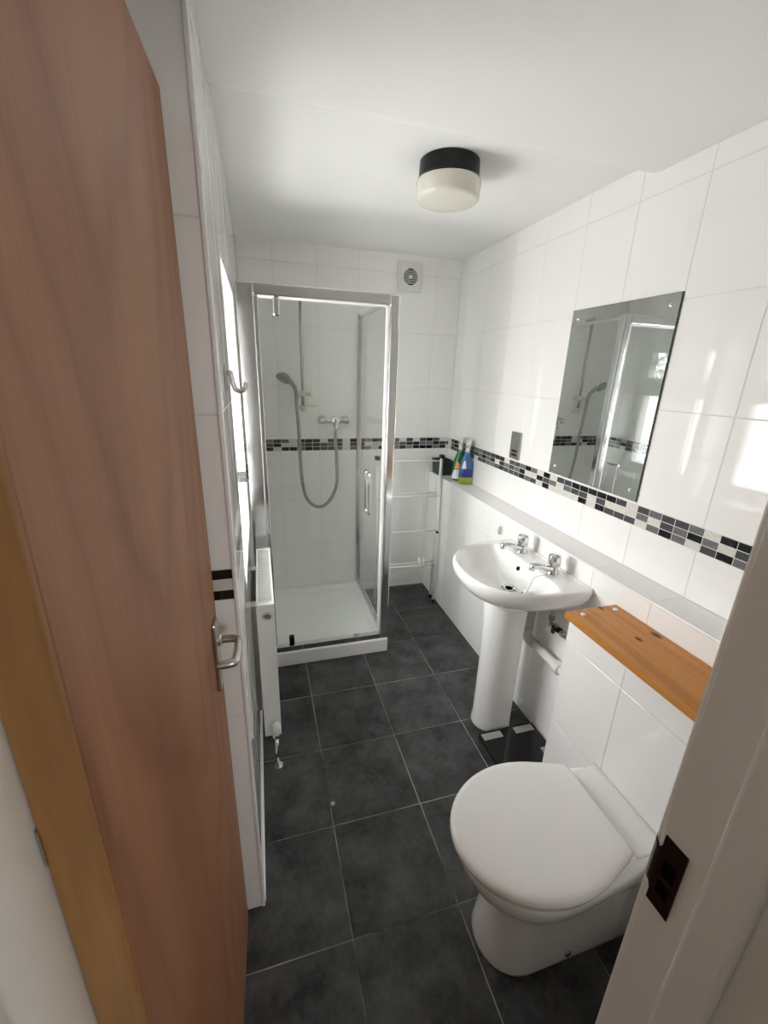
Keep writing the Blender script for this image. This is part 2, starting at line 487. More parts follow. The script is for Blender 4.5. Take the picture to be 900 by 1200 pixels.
# ------------------------------------------------------------------ floor
floor = struct(box('floor', (-0.34, YD - 0.16, -0.08), (XR + 0.02, YB + 0.02, -G), 'floor_grout'))
lay(floor, Plane((0, 0, 0), (1, 0, 0), (0, 1, 0)), (-0.30, XR, YD - 0.02, YB), frange(-0.493, 0.333, 7), frange(0.088, 0.333, 10),
    name='floor_tile', material='floor', gap=0.0036, bev=0.0012, jitter=0.0006)

# ------------------------------------------------------------------ walls
wall_back = struct(box('wall_back', (XL - 0.3, YB + G, -0.05), (XR + 0.1, YB + 0.12, 2.42), 'grout'))
pb = Plane((0, YB, 0), (-1, 0, 0), (0, 0, 1))     # U runs right to left, normal -y
pb = Plane((0, YB, 0), (1, 0, 0), (0, 0, 1))      # U x V = -y
lay(wall_back, pb, (XL, XR, 0, MOS0), XG, ZLOW)
lay(wall_back, pb, (XL, XR, MOS1, 2.25), XG, ZR2)
chips(wall_back, pb, XL, XR, MOS0, 11)

wall_right = struct(box('wall_right', (XR + G, YD - 0.15, -0.05), (XR + 0.12, YB + 0.12, 2.42), 'grout'))
pr = Plane((XR, 0, 0), (0, -1, 0), (0, 0, 1))     # U = -y, normal = -x
YGn = [-y for y in YG][::-1]
lay(wall_right, pr, (-YB, -YD, LEDGE, MOS0), YGn, [0.7295, MOS0])
lay(wall_right, pr, (-YB, -YD, MOS1, 2.25), YGn, ZR2)
chips(wall_right, pr, -YB, -YD, MOS0, 23)

# ledge boxing along the right wall
boxing = struct(box('wall_ledge', (XF + G, YD + 0.0, -0.02), (XR, YB, LEDGE - G), 'grout'))
pf = Plane((XF, 0, 0), (0, -1, 0), (0, 0, 1))
lay(boxing, pf, (-YB, -YD, 0.0, LEDGE), YGn, [-0.268, 0.065, 0.398, 0.7295, LEDGE])
lay(boxing, Plane((0, 0, LEDGE), (1, 0, 0), (0, 1, 0)), (XF, XR, YD, YB), [XF, XR], YG)

# left wall with the window opening
mb = MB()
xo = WX - 0.10
mb.box((xo, YP + 0.05, -0.05), (XL - G, WY0, 2.42))
mb.box((xo, WY1, -0.05), (XL - G, YB + 0.02, 2.42))
mb.box((xo, WY0 - 0.001, -0.05), (XL - G, WY1 + 0.001, WZ0))
mb.box((xo, WY0 - 0.001, WZ1), (XL - G, WY1 + 0.001, 2.42))
wall_left = struct(mb.build('wall_left', 'grout'))
plft = Plane((XL, 0, 0), (0, 1, 0), (0, 0, 1))
YL = frange(0.905, 0.25, 9)
for rc in ((YP, WY0, None), (WY1, YB, None)):
    lay(wall_left, plft, (rc[0], rc[1], 0, MOS0), YL, ZLOW)
    lay(wall_left, plft, (rc[0], rc[1], MOS1, 2.25), YL, ZR2)
lay(wall_left, plft, (WY0, WY1, 0, WZ0), YL, ZLOW)
lay(wall_left, plft, (WY0, WY1, WZ1, 2.25), YL, ZR2)
chips(wall_left, plft, YP, WY0, MOS0, 31)
chips(wall_left, plft, WY1, YB, MOS0, 32)
# window reveals, head and sill
T = 0.006
prf = Plane((0, WY1 - T, 0), (1, 0, 0), (0, 0, 1))
prn = Plane((0, WY0 + T, 0), (-1, 0, 0), (0, 0, 1))
DX = [WX, XL]
lay(wall_left, prf, (WX, XL, WZ0, MOS0), DX, ZLOW); lay(wall_left, prf, (WX, XL, MOS1, WZ1), DX, ZR2); chips(wall_left, prf, WX, XL, MOS0, 33)
lay(wall_left, prn, (-XL, -WX, WZ0, MOS0), [-XL, -WX], ZLOW); lay(wall_left, prn, (-XL, -WX, MOS1, WZ1), [-XL, -WX], ZR2); chips(wall_left, prn, -XL, -WX, MOS0, 34)
lay(wall_left, Plane((0, 0, WZ0 + T), (1, 0, 0), (0, 1, 0)), (WX, XL, WY0, WY1), DX, YL)
lay(wall_left, Plane((0, 0, WZ1 - T), (1, 0, 0), (0, -1, 0)), (WX, XL, -WY1, -WY0), DX, [-y for y in YL][::-1])

# pier face towards the door, and the recess the door swings into
wall_pier = struct(box('wall_pier', (-0.40, YP + G, -0.05), (XL - 0.002, YP + 0.06, 2.42), 'grout'))
pp = Plane((0, YP, 0), (1, 0, 0), (0, 0, 1))
XP = [-0.40, -0.322, XL]
lay(wall_pier, pp, (-0.30, XL, 0, MOS0), XP, ZLOW)
lay(wall_pier, pp, (-0.30, XL, MOS1, 2.25), XP, ZR2)
chips(wall_pier, Plane((0, YP, 0), (1, 0, 0), (0, 0, 1)), XL - 0.198, XL, MOS0, 41,
      pattern=[['chip_mid', 'chip_pale', 'chip_dark'], ['chip_dark', 'chip_mid', 'chip_pale'], ['chip_pale', 'chip_black', 'chip_mid'], ['chip_black', 'chip_pale', 'chip_black']])
wall_recess = struct(box('wall_recess', (-0.40, YD - 0.0, -0.05), (-0.30, YP, 2.42), 'wallpaint'))

# doorway wall
DX0, DX1, DZ = -0.1765, 0.440, 1.985
mb = MB()
mb.box((-0.40, 0.10, -0.05), (DX0 - 0.028, YD, 2.42))
mb.box((DX1 + 0.028, 0.10, -0.05), (XR + 0.02, YD, 2.42))
mb.box((DX0 - 0.028, 0.10, DZ + 0.028), (DX1 + 0.028, YD, 2.42))
wall_doorway = struct(mb.build('wall_doorway', 'wallpaint'))

# ceiling with its shallow soft step
prof = [(YD - 0.15, 2.200), (1.325, 2.200), (1.345, 2.2015), (1.368, 2.210), (1.392, 2.229), (1.412, 2.2375), (1.435, 2.240), (YB + 0.02, 2.240)]
mb = MB(); vs = []
for x in (-0.40, XR + 0.02):
    vs += [(x, y, z) for y, z in prof] + [(x, prof[-1][0], 2.42), (x, prof[0][0], 2.42)]
n = len(prof) + 2
mb.add(vs, [list(range(n)), list(range(n, 2*n))[::-1]] + [[i, (i+1) % n, n + (i+1) % n, n + i] for i in range(n)])
ceiling = struct(mb.build('ceiling', 'ceiling'))

# white edging trims
struct(box('trim_1', (XL - 0.006, YP - 0.004, 0), (XL + 0.004, YP + 0.008, 2.2), 'upvc', bevel=0.003))
struct(box('trim_2', (XF - 0.003, YD + 0.0, LEDGE - 0.006), (XF + 0.005, YB - 0.002, LEDGE + 0.0025), 'upvc', bevel=0.002))
struct(box('baseboard_left', (XL - 0.004, YP + 0.008, 0), (XL + 0.006, 2.01, 0.012), 'upvc', bevel=0.002))

# landing behind the camera
mb = MB()
mb.box((-1.3, -2.0, -0.05), (-1.2, 0.10, 2.45))
for q in (((-1.3, -2.1, -0.05), (0.95, -2.0, 2.45)), ((1.35, -2.1, -0.05), (1.6, -2.0, 2.45)), ((0.95, -2.1, -0.05), (1.35, -2.0, 1.4)), ((0.95, -2.1, 2.0), (1.35, -2.0, 2.45))): mb.box(*q)  # gap in this unseen back wall is added to let daylight into the hall
mb.box((1.5, -2.0, -0.05), (1.6, 0.10, 2.45));
mb.box((-1.3, 0.0999, -0.05), (-0.40, 0.25, 2.45)); mb.box((XR + 0.02, 0.0999, -0.05), (1.6, 0.25, 2.45))
struct(mb.build('wall_hall', 'wallpaint'))
struct(box('floor_hall', (-1.3, -2.1, -0.08), (1.6, YD - 0.16, -0.001), 'carpet'))
struct(box('ceiling_hall', (-1.3, -2.1, 2.40), (1.6, 0.10, 2.5), 'ceiling'))

# ------------------------------------------------------------------ window
win = bpy.data.objects.new('window_1', None); link(win, None, (WX, (WY0+WY1)/2, WZ0)); struct(win)
fr = 0.052
x0, x1 = WX - 0.06, WX + 0.005
mb = MB()
mb.box((x0, WY0, WZ0), (x1, WY0 + fr, WZ1)); mb.box((x0, WY1 - fr, WZ0), (x1, WY1, WZ1))
mb.box((x0, WY0 + fr, WZ0), (x1, WY1 - fr, WZ0 + fr)); mb.box((x0, WY0 + fr, WZ1 - fr), (x1, WY1 - fr, WZ1))
mb.build('window_frame', 'upvc', win, bevel=0.004)
box('transom', (x0, WY0 + fr, 1.488), (x1, WY1 - fr, 1.548), 'upvc', win, bevel=0.004)
def sash(z0, z1, gm):
    s = 0.034; b = MB(); ya, yb = WY0 + fr, WY1 - fr; xa, xb = WX - 0.045, WX + 0.018
    b.box((xa, ya, z0), (xb, ya + s, z1)); b.box((xa, yb - s, z0), (xb, yb, z1)); b.box((xa, ya + s, z0), (xb, yb - s, z0 + s)); b.box((xa, ya + s, z1 - s), (xb, yb - s, z1))
    o = b.build('sash', 'upvc', win, bevel=0.004)
    box('pane', (WX - 0.02, ya + s, z0 + s), (WX - 0.014, yb - s, z1 - s), gm, o)
    return o
s_up = sash(1.548, WZ1 - fr, 'obscure')
s_lo = sash(WZ0 + fr, 1.488, 'winglass')
hb = MB(); yc = (WY0 + WY1) / 2
hb.box((WX + 0.018, yc - 0.012, 1.552), (WX + 0.034, yc + 0.012, 1.58)); hb.box((WX + 0.03, yc - 0.06, 1.558), (WX + 0.042, yc + 0.01, 1.574))
hb.build('window_handle', 'upvc', s_up, bevel=0.003)

# ------------------------------------------------------------------ door and its lining
DD = math.radians(2.0)
HC = Vector((-0.138, 0.279, 0)); dv = Vector((math.sin(DD), math.cos(DD), 0)); nv = Vector((math.cos(DD), -math.sin(DD), 0))
def dp(s, d, z): return HC + dv * s + nv * d + Vector((0, 0, z))
def dbox(s0, s1, d0, d1, z0, z1):
    return [dp(s0,d0,z0), dp(s1,d0,z0), dp(s1,d1,z0), dp(s0,d1,z0), dp(s0,d0,z1), dp(s1,d0,z1), dp(s1,d1,z1), dp(s0,d1,z1)]
BF = [[0,3,2,1],[4,5,6,7],[0,1,5,4],[1,2,6,5],[2,3,7,6],[3,0,4,7]]
door = bpy.data.objects.new('door_1', None); link(door, None, HC); struct(door)
MB().add(dbox(0.006, 0.600, -0.037, 0, 0.008, 1.965), BF).build('door_leaf', 'door', door, bevel=0.0015)
lp = MB().add(dbox(-0.0005, 0.006, -0.037, -0.0002, 0.008, 1.965), BF).build('hinge_edge_lipping', 'lipping', door, bevel=0.0015)
lp['label'] = 'worn orange-brown hardwood hinge edge'
MB().add(dbox(0.600, 0.6065, -0.037, -0.0002, 0.008, 1.965), BF).build('latch_edge_lipping', 'lipping', door, bevel=0.0015)
for z in (0.20, 1.215, 1.75):
    h = MB().add(dbox(-0.002, -0.0004, -0.037, -0.0355, z - 0.018, z + 0.018), BF)
    h.tube([dp(0.002, -0.0392, z - 0.018), dp(0.002, -0.0392, z + 0.018)], 0.0024)
    h.build('hinge', 'steel', door)
# lever handle on its back plate
plate = MB().add(dbox(0.530, 0.572, 0, 0.0075, 0.892, 1.056), BF).build('handle_plate', 'nickel', door, bevel=0.003)
hs = 0.551; hz = 1.010
pts = [dp(hs, 0.006, hz), dp(hs, 0.034, hz), dp(hs - 0.004, 0.046, hz), dp(hs - 0.018, 0.050, hz), dp(hs - 0.042, 0.050, hz - 0.002), dp(hs - 0.066, 0.049, hz - 0.003), dp(hs - 0.080, 0.043, hz - 0.003), dp(hs - 0.084, 0.014, hz - 0.003)]
MB().tube(arc(pts, 6), 0.0085, n=14).build('lever', 'nickel', plate, smooth=True)
MB().lathe(dp(hs, 0.0065, hz), nv, [(0.013, 0), (0.013, 0.006), (0.010, 0.009)], 20).build('rose', 'nickel', plate, smooth=False)

def lining(name, xin, sgn):
    """door lining: sgn +1 = opening lies towards +x"""
    e = bpy.data.objects.new(name, None); link(e, None, (xin, 0.17, 0)); struct(e)
    xa, xb = (xin - 0.028, xin) if sgn > 0 else (xin, xin + 0.028)
    box('lining', (xa, 0.088, 0), (xb, YD + (0.040 if sgn > 0 else 0.002), DZ), 'gloss_paint', e, bevel=0.0012)
    xs, xe = (xin - 0.001, xin + 0.013) if sgn > 0 else (xin - 0.013, xin + 0.001)
    box('door_stop', (xs, 0.150, 0), (xe, 0.196, DZ - 0.001), 'gloss_paint', e, bevel=0.006, segs=3)
    xs, xe = (xin - 0.075, xin - 0.006) if sgn > 0 else (xin + 0.006, xin + 0.075)
    box('architrave', (xs, 0.078, 0), (xe, 0.1005, DZ + 0.06), 'gloss_paint', e, bevel=0.005)
    box('inner_architrave', (xs, YD - 0.0005, 0), (xe, YD + 0.012, DZ + 0.06), 'gloss_paint', e, bevel=0.004)
    return e
lin_l = lining('trim_3', DX0, 1)
lin_r = lining('trim_4', DX1, -1)
e = bpy.data.objects.new('trim_5', None); link(e, None, (0.13, 0.17, DZ)); struct(e)
box('lining', (DX0 - 0.028, 0.088, DZ), (DX1 + 0.028, YD + 0.002, DZ + 0.028), 'gloss_paint', e)
box('door_stop', (DX0, 0.150, DZ - 0.013), (DX1, 0.196, DZ + 0.001), 'gloss_paint', e)
# strike plate with two slots and a curled lip
sz0, sz1 = 0.938, 1.046
xs = DX1 - 0.0022
sp = MB()
ya, yb, yc, yd = 0.218, 0.224, 0.240, 0.2465
sp.box((xs, ya, sz0), (DX1 + 0.0005, yb, sz1)); sp.box((xs, yc, sz0), (DX1 + 0.0005, yd, sz1))
sp.box((xs, yb, sz0), (DX1 + 0.0005, yc, sz0 + 0.022)); sp.box((xs, yb, 0.982), (DX1 + 0.0005, yc, 0.990)); sp.box((xs, yb, sz1 - 0.030), (DX1 + 0.0005, yc, sz1))
strike = sp.build('strike_plate', 'bronze', lin_r)
strike['label'] = 'dark brown metal strike plate'
lipm = MB()
rings = []
for k in range(6):
    a = k / 5 * 1.1
    yy = yd - 0.001 + 0.018 * math.sin(a) / math.sin(1.1); xx = xs + 0.013 * (1 - math.cos(a)) / (1 - math.cos(1.1))
    zz = 0.004 * max(0, 1 - k) ; t = 0.0018
    z0, z1 = 0.962 - (0.010 if k == 0 else 0), 1.022 + (0.010 if k == 0 else 0)
    rings.append([Vector((xx, yy, z0)), Vector((xx + t, yy - 0.0006, z0)), Vector((xx + t, yy - 0.0006, z1)), Vector((xx, yy, z1))])
lipm.loft(rings).build('lip', 'bronze', strike)
slot = MB(); slot.box((DX1 - 0.0006, yb, sz0 + 0.022), (DX1 + 0.0012, yc, 0.982)); slot.box((DX1 - 0.0006, yb, 0.990), (DX1 + 0.0012, yc, sz1 - 0.030))
slot.build('latch_slot', 'dark', strike)
for z in (sz0 + 0.010, sz1 - 0.013):
    MB().lathe((xs + 0.0004, 0.229, z), (-1, 0, 0), [(0.0042, 0), (0.0036, 0.0012), (0.0012, 0.0013)], 14).build('screw', 'bronze', strike)

# ------------------------------------------------------------------ shower
YS = 2.035
SX0, SX1 = XL + 0.002, 0.650
tray = thing('shower_tray', (0.29, 2.40, 0), 'low white shower tray on the dark floor in the corner', 'shower tray')
mb = MB()
def rr(x0, x1, y0, y1, z, r=0.02, n=5):
    out = []
    for cx, cy, a0 in ((x1-r, y1-r, 0), (x0+r, y1-r, 90), (x0+r, y0+r, 180), (x1-r, y0+r, 270)):
        for k in range(n + 1):
            a = math.radians(a0 + 90*k/n); out.append(Vector((cx + r*math.cos(a), cy + r*math.sin(a), z)))
    return out
ty0 = YS - 0.022
mb.loft([rr(SX0, SX1, ty0, YB - 0.001, 0.0, 0.012), rr(SX0, SX1, ty0, YB - 0.001, 0.080, 0.012), rr(SX0 + 0.006, SX1 - 0.006, ty0 + 0.006, YB - 0.007, 0.086, 0.012),
         rr(SX0 + 0.045, SX1 - 0.045, ty0 + 0.055, YB - 0.035, 0.086, 0.03), rr(SX0 + 0.060, SX1 - 0.060, ty0 + 0.07, YB - 0.05, 0.050, 0.04), rr(SX0 + 0.2, SX1 - 0.2, ty0 + 0.2, YB - 0.2, 0.046, 0.04)])
mb.build('tray_body', 'acrylic', tray, bevel=0.003)

enc = thing('shower_enclosure', (0.29, 2.03, 0.086), 'silver framed shower enclosure with pivoting glass door', 'shower')
ZT, ZB = 1.898, 0.086
box('wall_post', (SX0 + 0.002, YS - 0.018, ZB), (0.006, YS + 0.018, ZT), 'alu', enc, bevel=0.006, segs=3)
box('hinge_stile', (0.004, YS - 0.012, ZB + 0.05), (0.024, YS + 0.012, ZT - 0.05), 'alu', enc, bevel=0.004)
box('corner_post', (0.600, YS - 0.02, ZB), (SX1 - 0.002, YS + 0.03, ZT), 'alu', enc, bevel=0.010, segs=4)
box('latch_stile', (0.587, YS - 0.013, ZB + 0.05), (0.601, YS + 0.013, ZT - 0.05), 'upvc', enc, bevel=0.003)
box('top_rail', (0.004, YS - 0.02, ZT - 0.048), (0.603, YS + 0.018, ZT - 0.002), 'alu', enc, bevel=0.004)
box('inner_top_trim', (0.020, YS - 0.010, ZT - 0.056), (0.585, YS + 0.008, ZT - 0.046), 'upvc', enc, bevel=0.002)
box('bottom_rail', (0.004, YS - 0.016, ZB), (0.603, YS + 0.016, ZB + 0.036), 'chrome', enc, bevel=0.004)
dg = box('glass_door', (0.026, YS - 0.003, ZB + 0.048), (0.580, YS + 0.003, ZT - 0.062), 'glass', enc)
box('top_pivot', (0.080, YS - 0.016, ZT - 0.125), (0.112, YS + 0.012, ZT - 0.046), 'chrome', enc, bevel=0.010, segs=4)
box('bottom_pivot', (0.088, YS - 0.016, ZB + 0.030), (0.116, YS + 0.012, ZB + 0.092), 'black_plastic', enc, bevel=0.008, segs=4)
sgz = ZB + 0.05
sg = box('side_glass', (SX1 - 0.026, YS + 0.03, ZB + 0.02), (SX1 - 0.020, YB - 0.03, ZT - 0.025), 'glass', enc)
box('side_wall_post', (SX1 - 0.040, YB - 0.036, ZB), (SX1 - 0.006, YB - 0.0005, ZT - 0.005), 'alu', enc, bevel=0.005, segs=3)
box('side_bottom_rail', (SX1 - 0.036, YS + 0.03, ZB), (SX1 - 0.010, YB - 0.036, ZB + 0.030), 'alu', enc, bevel=0.003)
box('side_top_rail', (SX1 - 0.032, YS + 0.03, ZT - 0.03), (SX1 - 0.014, YB - 0.036, ZT - 0.012), 'alu', enc, bevel=0.003)
for s, nm in ((-1, 'door_handle'), (1, 'inner_door_handle')):
    yy = YS + s * 0.003; yo = YS + s * 0.040
    MB().tube(arc([(0.515, yy, 1.075), (0.515, yo - s*0.006, 1.075), (0.515, yo, 1.068), (0.515, yo, 0.97), (0.515, yo, 0.875), (0.515, yo - s*0.006, 0.868), (0.515, yy, 0.868)], 5), 0.0075, n=12).build(nm, 'chrome', enc, smooth=True)

riser = thing('shower_riser', (0.265, YB, 1.30), 'vertical shower riser rail with cream brackets on the tiled wall', 'shower rail')
yr = YB - 0.055
MB().tube([(0.265, yr, 1.335), (0.265, yr, 1.955)], 0.0095, n=16).build('rail', 'nickel', riser, smooth=True)
for z in (1.335, 1.955):
    b = MB().tube([(0.265, YB - 0.0, z), (0.265, yr + 0.005, z)], [0.016, 0.011], n=16); b.lathe((0.265, yr, z - 0.018), (0, 0, 1), [(0.012, 0), (0.0145, 0.004), (0.0145, 0.032), (0.012, 0.036)], 18)
    b.build('wall_bracket', 'cream_plastic', riser, smooth=False, bevel=0.001)
hb = MB().lathe((0.265, yr, 1.405), (0, 0, 1), [(0.016, 0), (0.018, 0.004), (0.018, 0.030), (0.016, 0.034)], 18)
hb.box((0.215, yr - 0.022, 1.412), (0.262, yr - 0.002, 1.434)); hb.tube([(0.27, yr, 1.422), (0.315, yr, 1.422)], [0.012, 0.014], n=14)
hb.build('slider_clamp', 'cream_plastic', riser, bevel=0.001)
sd = MB().box((0.250, yr - 0.05, 1.345), (0.345, yr + 0.01, 1.353))
sd.build('soap_dish', 'cream_plastic', riser, bevel=0.003)

hand = thing('shower_handset', (0.215, yr - 0.03, 1.36), 'grey hand shower with curved hose hanging from the riser rail', 'shower head')
hx, hy = 0.222, yr - 0.034
hpts = arc([(hx, hy, 1.375), (hx, hy - 0.003, 1.42), (hx - 0.010, hy - 0.010, 1.462), (hx - 0.042, hy - 0.030, 1.503)], 6)
MB().tube(hpts, [0.011 + 0.003 * i / len(hpts) for i in range(len(hpts))], n=14).build('handle', 'grey_plastic', hand, smooth=True)
ax = Vector((-0.45, -0.35, -0.82)).normalized(); hc = Vector((hx - 0.070, hy - 0.052, 1.512))
MB().lathe(hc, ax, [(0.008, -0.026), (0.026, -0.02), (0.042, -0.004), (0.045, 0.008), (0.044, 0.014), (0.036, 0.017), (0.004, 0.017)], 32).build('spray_head', 'grey_plastic', hand, smooth=True)
VX, VY, VZ = 0.462, YB - 0.055, 1.258
hose = arc([(hx, hy, 1.378), (0.232, hy + 0.004, 1.20), (0.238, hy + 0.008, 0.95), (0.260, hy + 0.01, 0.785), (0.312, hy + 0.01, 0.712), (0.372, hy + 0.01, 0.702), (0.430, hy + 0.008, 0.755), (0.467, hy, 0.86), (0.470, VY - 0.01, 1.02), (VX, VY - 0.016, 1.14), (VX, VY - 0.02, 1.187)], 10)
hh = MB(); hh.tube(hose, [0.0112 if i % 2 else 0.0100 for i in range(len(hose))], n=12)
hh.build('hose', 'hose', hand, smooth=True)

valve = thing('shower_mixer', (VX, YB, VZ), 'chrome wall mounted shower mixer valve', 'shower valve')
for sx in (-1, 1):
    MB().tube([(VX + sx * 0.075, YB, VZ), (VX + sx * 0.075, VY, VZ)], [0.030, 0.018], n=20).build('wall_flange', 'chrome', valve, smooth=True)
MB().tube([(VX - 0.088, VY, VZ), (VX - 0.06, VY, VZ), (VX - 0.055, VY, VZ), (VX + 0.055, VY, VZ), (VX + 0.06, VY, VZ), (VX + 0.088, VY, VZ)], [0.020, 0.020, 0.015, 0.015, 0.020, 0.020], n=20).build('valve_body', 'chrome', valve, smooth=False)
MB().lathe((VX, VY + 0.01, VZ), (0, -1, 0), [(0.026, 0), (0.030, 0.008), (0.029, 0.03), (0.022, 0.038), (0.004, 0.040)], 24).build('control_knob', 'chrome', valve, smooth=True)
MB().tube(arc([(VX, VY - 0.03, VZ + 0.006), (VX, VY - 0.055, VZ), (VX, VY - 0.07, VZ - 0.03), (VX, VY - 0.066, VZ - 0.05)], 5), [0.012] * 8 + [0.011] * 8, n=12).build('lever', 'chrome', valve, smooth=True)
MB().tube([(VX, VY - 0.006, VZ - 0.015), (VX, VY - 0.02, VZ - 0.068)], [0.012, 0.010], n=14).build('hose_outlet', 'chrome', valve, smooth=True)

# ------------------------------------------------------------------ radiator
rx0, rx1, ry0, ry1, rz0, rz1 = -0.050, 0.013, 1.405, 1.925, 0.150, 0.750
rad = thing('radiator', (-0.02, 1.66, 0), 'white panel radiator with slotted top grille below the window', 'radiator')
def fluted(xa, xb, out):
    """pressed steel panel with vertical flutes; out = side of the flutes"""
    ys = []; n = 15; p = (ry1 - ry0 - 0.03) / n; y = ry0 + 0.015
    pts = [(ry0, 0)]
    for i in range(n):
        pts += [(y + p*0.12, 0), (y + p*0.26, -0.004), (y + p*0.74, -0.004), (y + p*0.88, 0)]; y += p
    pts.append((ry1, 0))
    xo = xb if out > 0 else xa; xi = xa if out > 0 else xb
    b = MB(); prev = None; vs = []
    for (yy, d) in pts:
        dd = d if out > 0 else -d
        vs += [(xo, yy, rz0 + 0.004), (xo + dd, yy, rz0 + 0.03), (xo + dd, yy, rz1 - 0.04), (xo, yy, rz1 - 0.012), (xi, yy, rz1 - 0.012), (xi, yy, rz0 + 0.004)]
    fs = []
    for i in range(len(pts) - 1):
        for k in range(6):
            l = (k + 1) % 6; fs.append([i*6+k, i*6+l, (i+1)*6+l, (i+1)*6+k])
    fs.append([0,1,2,3,4,5]); fs.append([(len(pts)-1)*6 + k for k in range(6)][::-1])
    return b.add(vs, fs)
fluted(rx1 - 0.012, rx1 - 0.001, 1).build('front_panel', 'enamel', rad)
fluted(rx0 + 0.001, rx0 + 0.012, -1).build('back_panel', 'enamel', rad)
fin = MB()
for i in range(36):
    y = ry0 + 0.03 + i * (ry1 - ry0 - 0.06) / 35; fin.box((rx0 + 0.013, y - 0.0006, rz0 + 0.03), (rx1 - 0.014, y + 0.0006, rz1 - 0.05))
fin.build('convector_fins', 'enamel', rad)
for y in (ry0, ry1):
    s = 1 if y == ry0 else -1
    box('side_panel', (rx0 - 0.0005, min(y - s*0.0035, y - s*0.0005), rz0), (rx1 + 0.0005, max(y - s*0.0035, y - s*0.0005), rz1 - 0.001), 'enamel', rad)
gr = MB()
gr.box((rx0, ry0 - 0.004, rz1 - 0.012), (rx0 + 0.007, ry1 + 0.004, rz1)); gr.box((rx1 - 0.007, ry0 - 0.004, rz1 - 0.012), (rx1, ry1 + 0.004, rz1))
gr.box((rx0 + 0.007, ry0 - 0.004, rz1 - 0.012), (rx1 - 0.007, ry0 + 0.022, rz1)); gr.box((rx0 + 0.007, ry1 - 0.022, rz1 - 0.012), (rx1 - 0.007, ry1 + 0.004, rz1))
grille = gr.build('top_grille', 'enamel', rad)
ng = 34
sl = box('slat', (rx0 + 0.006, ry0 + 0.028, rz1 - 0.006), (rx1 - 0.006, ry0 + 0.0345, rz1 - 0.001), 'enamel', grille)
for i in range(1, ng):
    c = sl.copy(); COL.objects.link(c); c.parent = grille; c.location = sl.location + Vector((0, i * (ry1 - ry0 - 0.062) / (ng - 1), 0))
xc = (rx0 + rx1) / 2 + 0.004
plug = MB().lathe((xc, ry0 - 0.003, rz1 - 0.045), (0, -1, 0), [(0.017, -0.002), (0.017, 0.004), (0.013, 0.007), (0.013, 0.010), (0.008, 0.010), (0.008, 0.006), (0.001, 0.006)], 24).build('bleed_plug', 'nickel', rad)
lk = MB().tube([(xc + 0.008, ry0 + 0.01, rz0 + 0.045), (xc + 0.008, ry0 - 0.028, rz0 + 0.045)], 0.016, n=20)
lk.lathe((xc + 0.008, ry0 - 0.018, rz0 + 0.045), (0, 0, 1), [(0.014, -0.024), (0.017, -0.02), (0.017, 0.018), (0.012, 0.026), (0.003, 0.028)], 20)
lk.build('lockshield_valve', 'white_plastic', rad, smooth=True)
MB().lathe((xc + 0.008, ry0 - 0.018, rz0 + 0.022), (0, 0, -1), [(0.012, 0), (0.015, 0.004), (0.015, 0.018), (0.010, 0.022)], 6).build('compression_nut', 'chrome', rad)
MB().tube([(xc + 0.008, ry0 - 0.018, rz0 + 0.002), (xc + 0.008, ry0 - 0.018, 0.0)], 0.0075, n=14).build('pipe', 'chrome', rad, smooth=True)
MB().lathe((xc + 0.008, ry0 - 0.018, 0.0), (0, 0, 1), [(0.020, 0), (0.019, 0.004), (0.009, 0.006)], 20).build('pipe_collar', 'chrome', rad)
bk = MB()
for y in (ry0 + 0.1, ry1 - 0.1):
    bk.box((XL, y - 0.02, rz0 + 0.06), (rx0 + 0.003, y + 0.02, rz1 - 0.05)); bk.build('wall_bracket', 'enamel', rad); bk = MB()

# ------------------------------------------------------------------ robe hook on the left wall
hk = thing('robe_hook', (XL, 1.10, 1.52), 'satin metal double robe hook on the left tiled wall', 'hook')
box('back_plate', (XL, 1.082, 1.508), (XL + 0.006, 1.118, 1.566), 'nickel', hk, bevel=0.002)
for yy in (1.088, 1.112):
    MB().tube(arc([(XL + 0.004, 1.10, 1.55), (XL + 0.014, yy, 1.548), (XL + 0.017, yy, 1.528), (XL + 0.022, yy, 1.512), (XL + 0.033, yy, 1.507), (XL + 0.043, yy, 1.513), (XL + 0.047, yy, 1.527)], 5), 0.0052, n=10).build('prong', 'nickel', hk, smooth=True)

# ------------------------------------------------------------------ wash basin
BY = 1.376
bas = thing('wash_basin', (1.0, BY, 0), 'white ceramic pedestal wash basin with two chrome taps', 'basin')
def basin_outline(scale=1.0):
    P = []; hw = 0.266; xb, xf = XF - 0.002, 0.736
    P.append((xb, BY - hw)); P.append((xb - 0.04, BY - hw - 0.002))
    for k in range(0, 41):
        a = math.pi * k / 40
        cx = xb - 0.04; u = math.sin(a); v = -math.cos(a)
        P.append((cx - (cx - xf) * (abs(u) ** 0.72), BY + math.copysign(abs(v) ** 0.86, v) * (hw + 0.002)))
    P.append((xb - 0.04, BY + hw + 0.002)); P.append((xb, BY + hw))
    return P
CB = (0.955, BY); NB = 96
OUT = polar(basin_outline(), CB, NB)
def bowl_outline():
    P = []; 
    for k in range(41):
        a = math.pi * k / 40; u = math.sin(a); v = -math.cos(a)
        P.append((1.015 - 0.256 * abs(u) ** 0.76, BY + math.copysign(abs(v) ** 0.85, v) * 0.238))
    for k in range(1, 20):
        a = math.pi * k / 20
        P.append((1.015 + 0.030 * math.sin(a) ** 0.6, BY + 0.238 * math.cos(a)))
    return P
INN = polar(bowl_outline(), CB, NB)
PY = 1.395
PED = polar([(0.90 + 0.0, BY - 0.06), (0.89, BY), (0.90, BY + 0.06), (0.95, BY + 0.095), (1.08, BY + 0.095), (1.08, BY - 0.085), (0.95, BY - 0.095)], CB, NB)
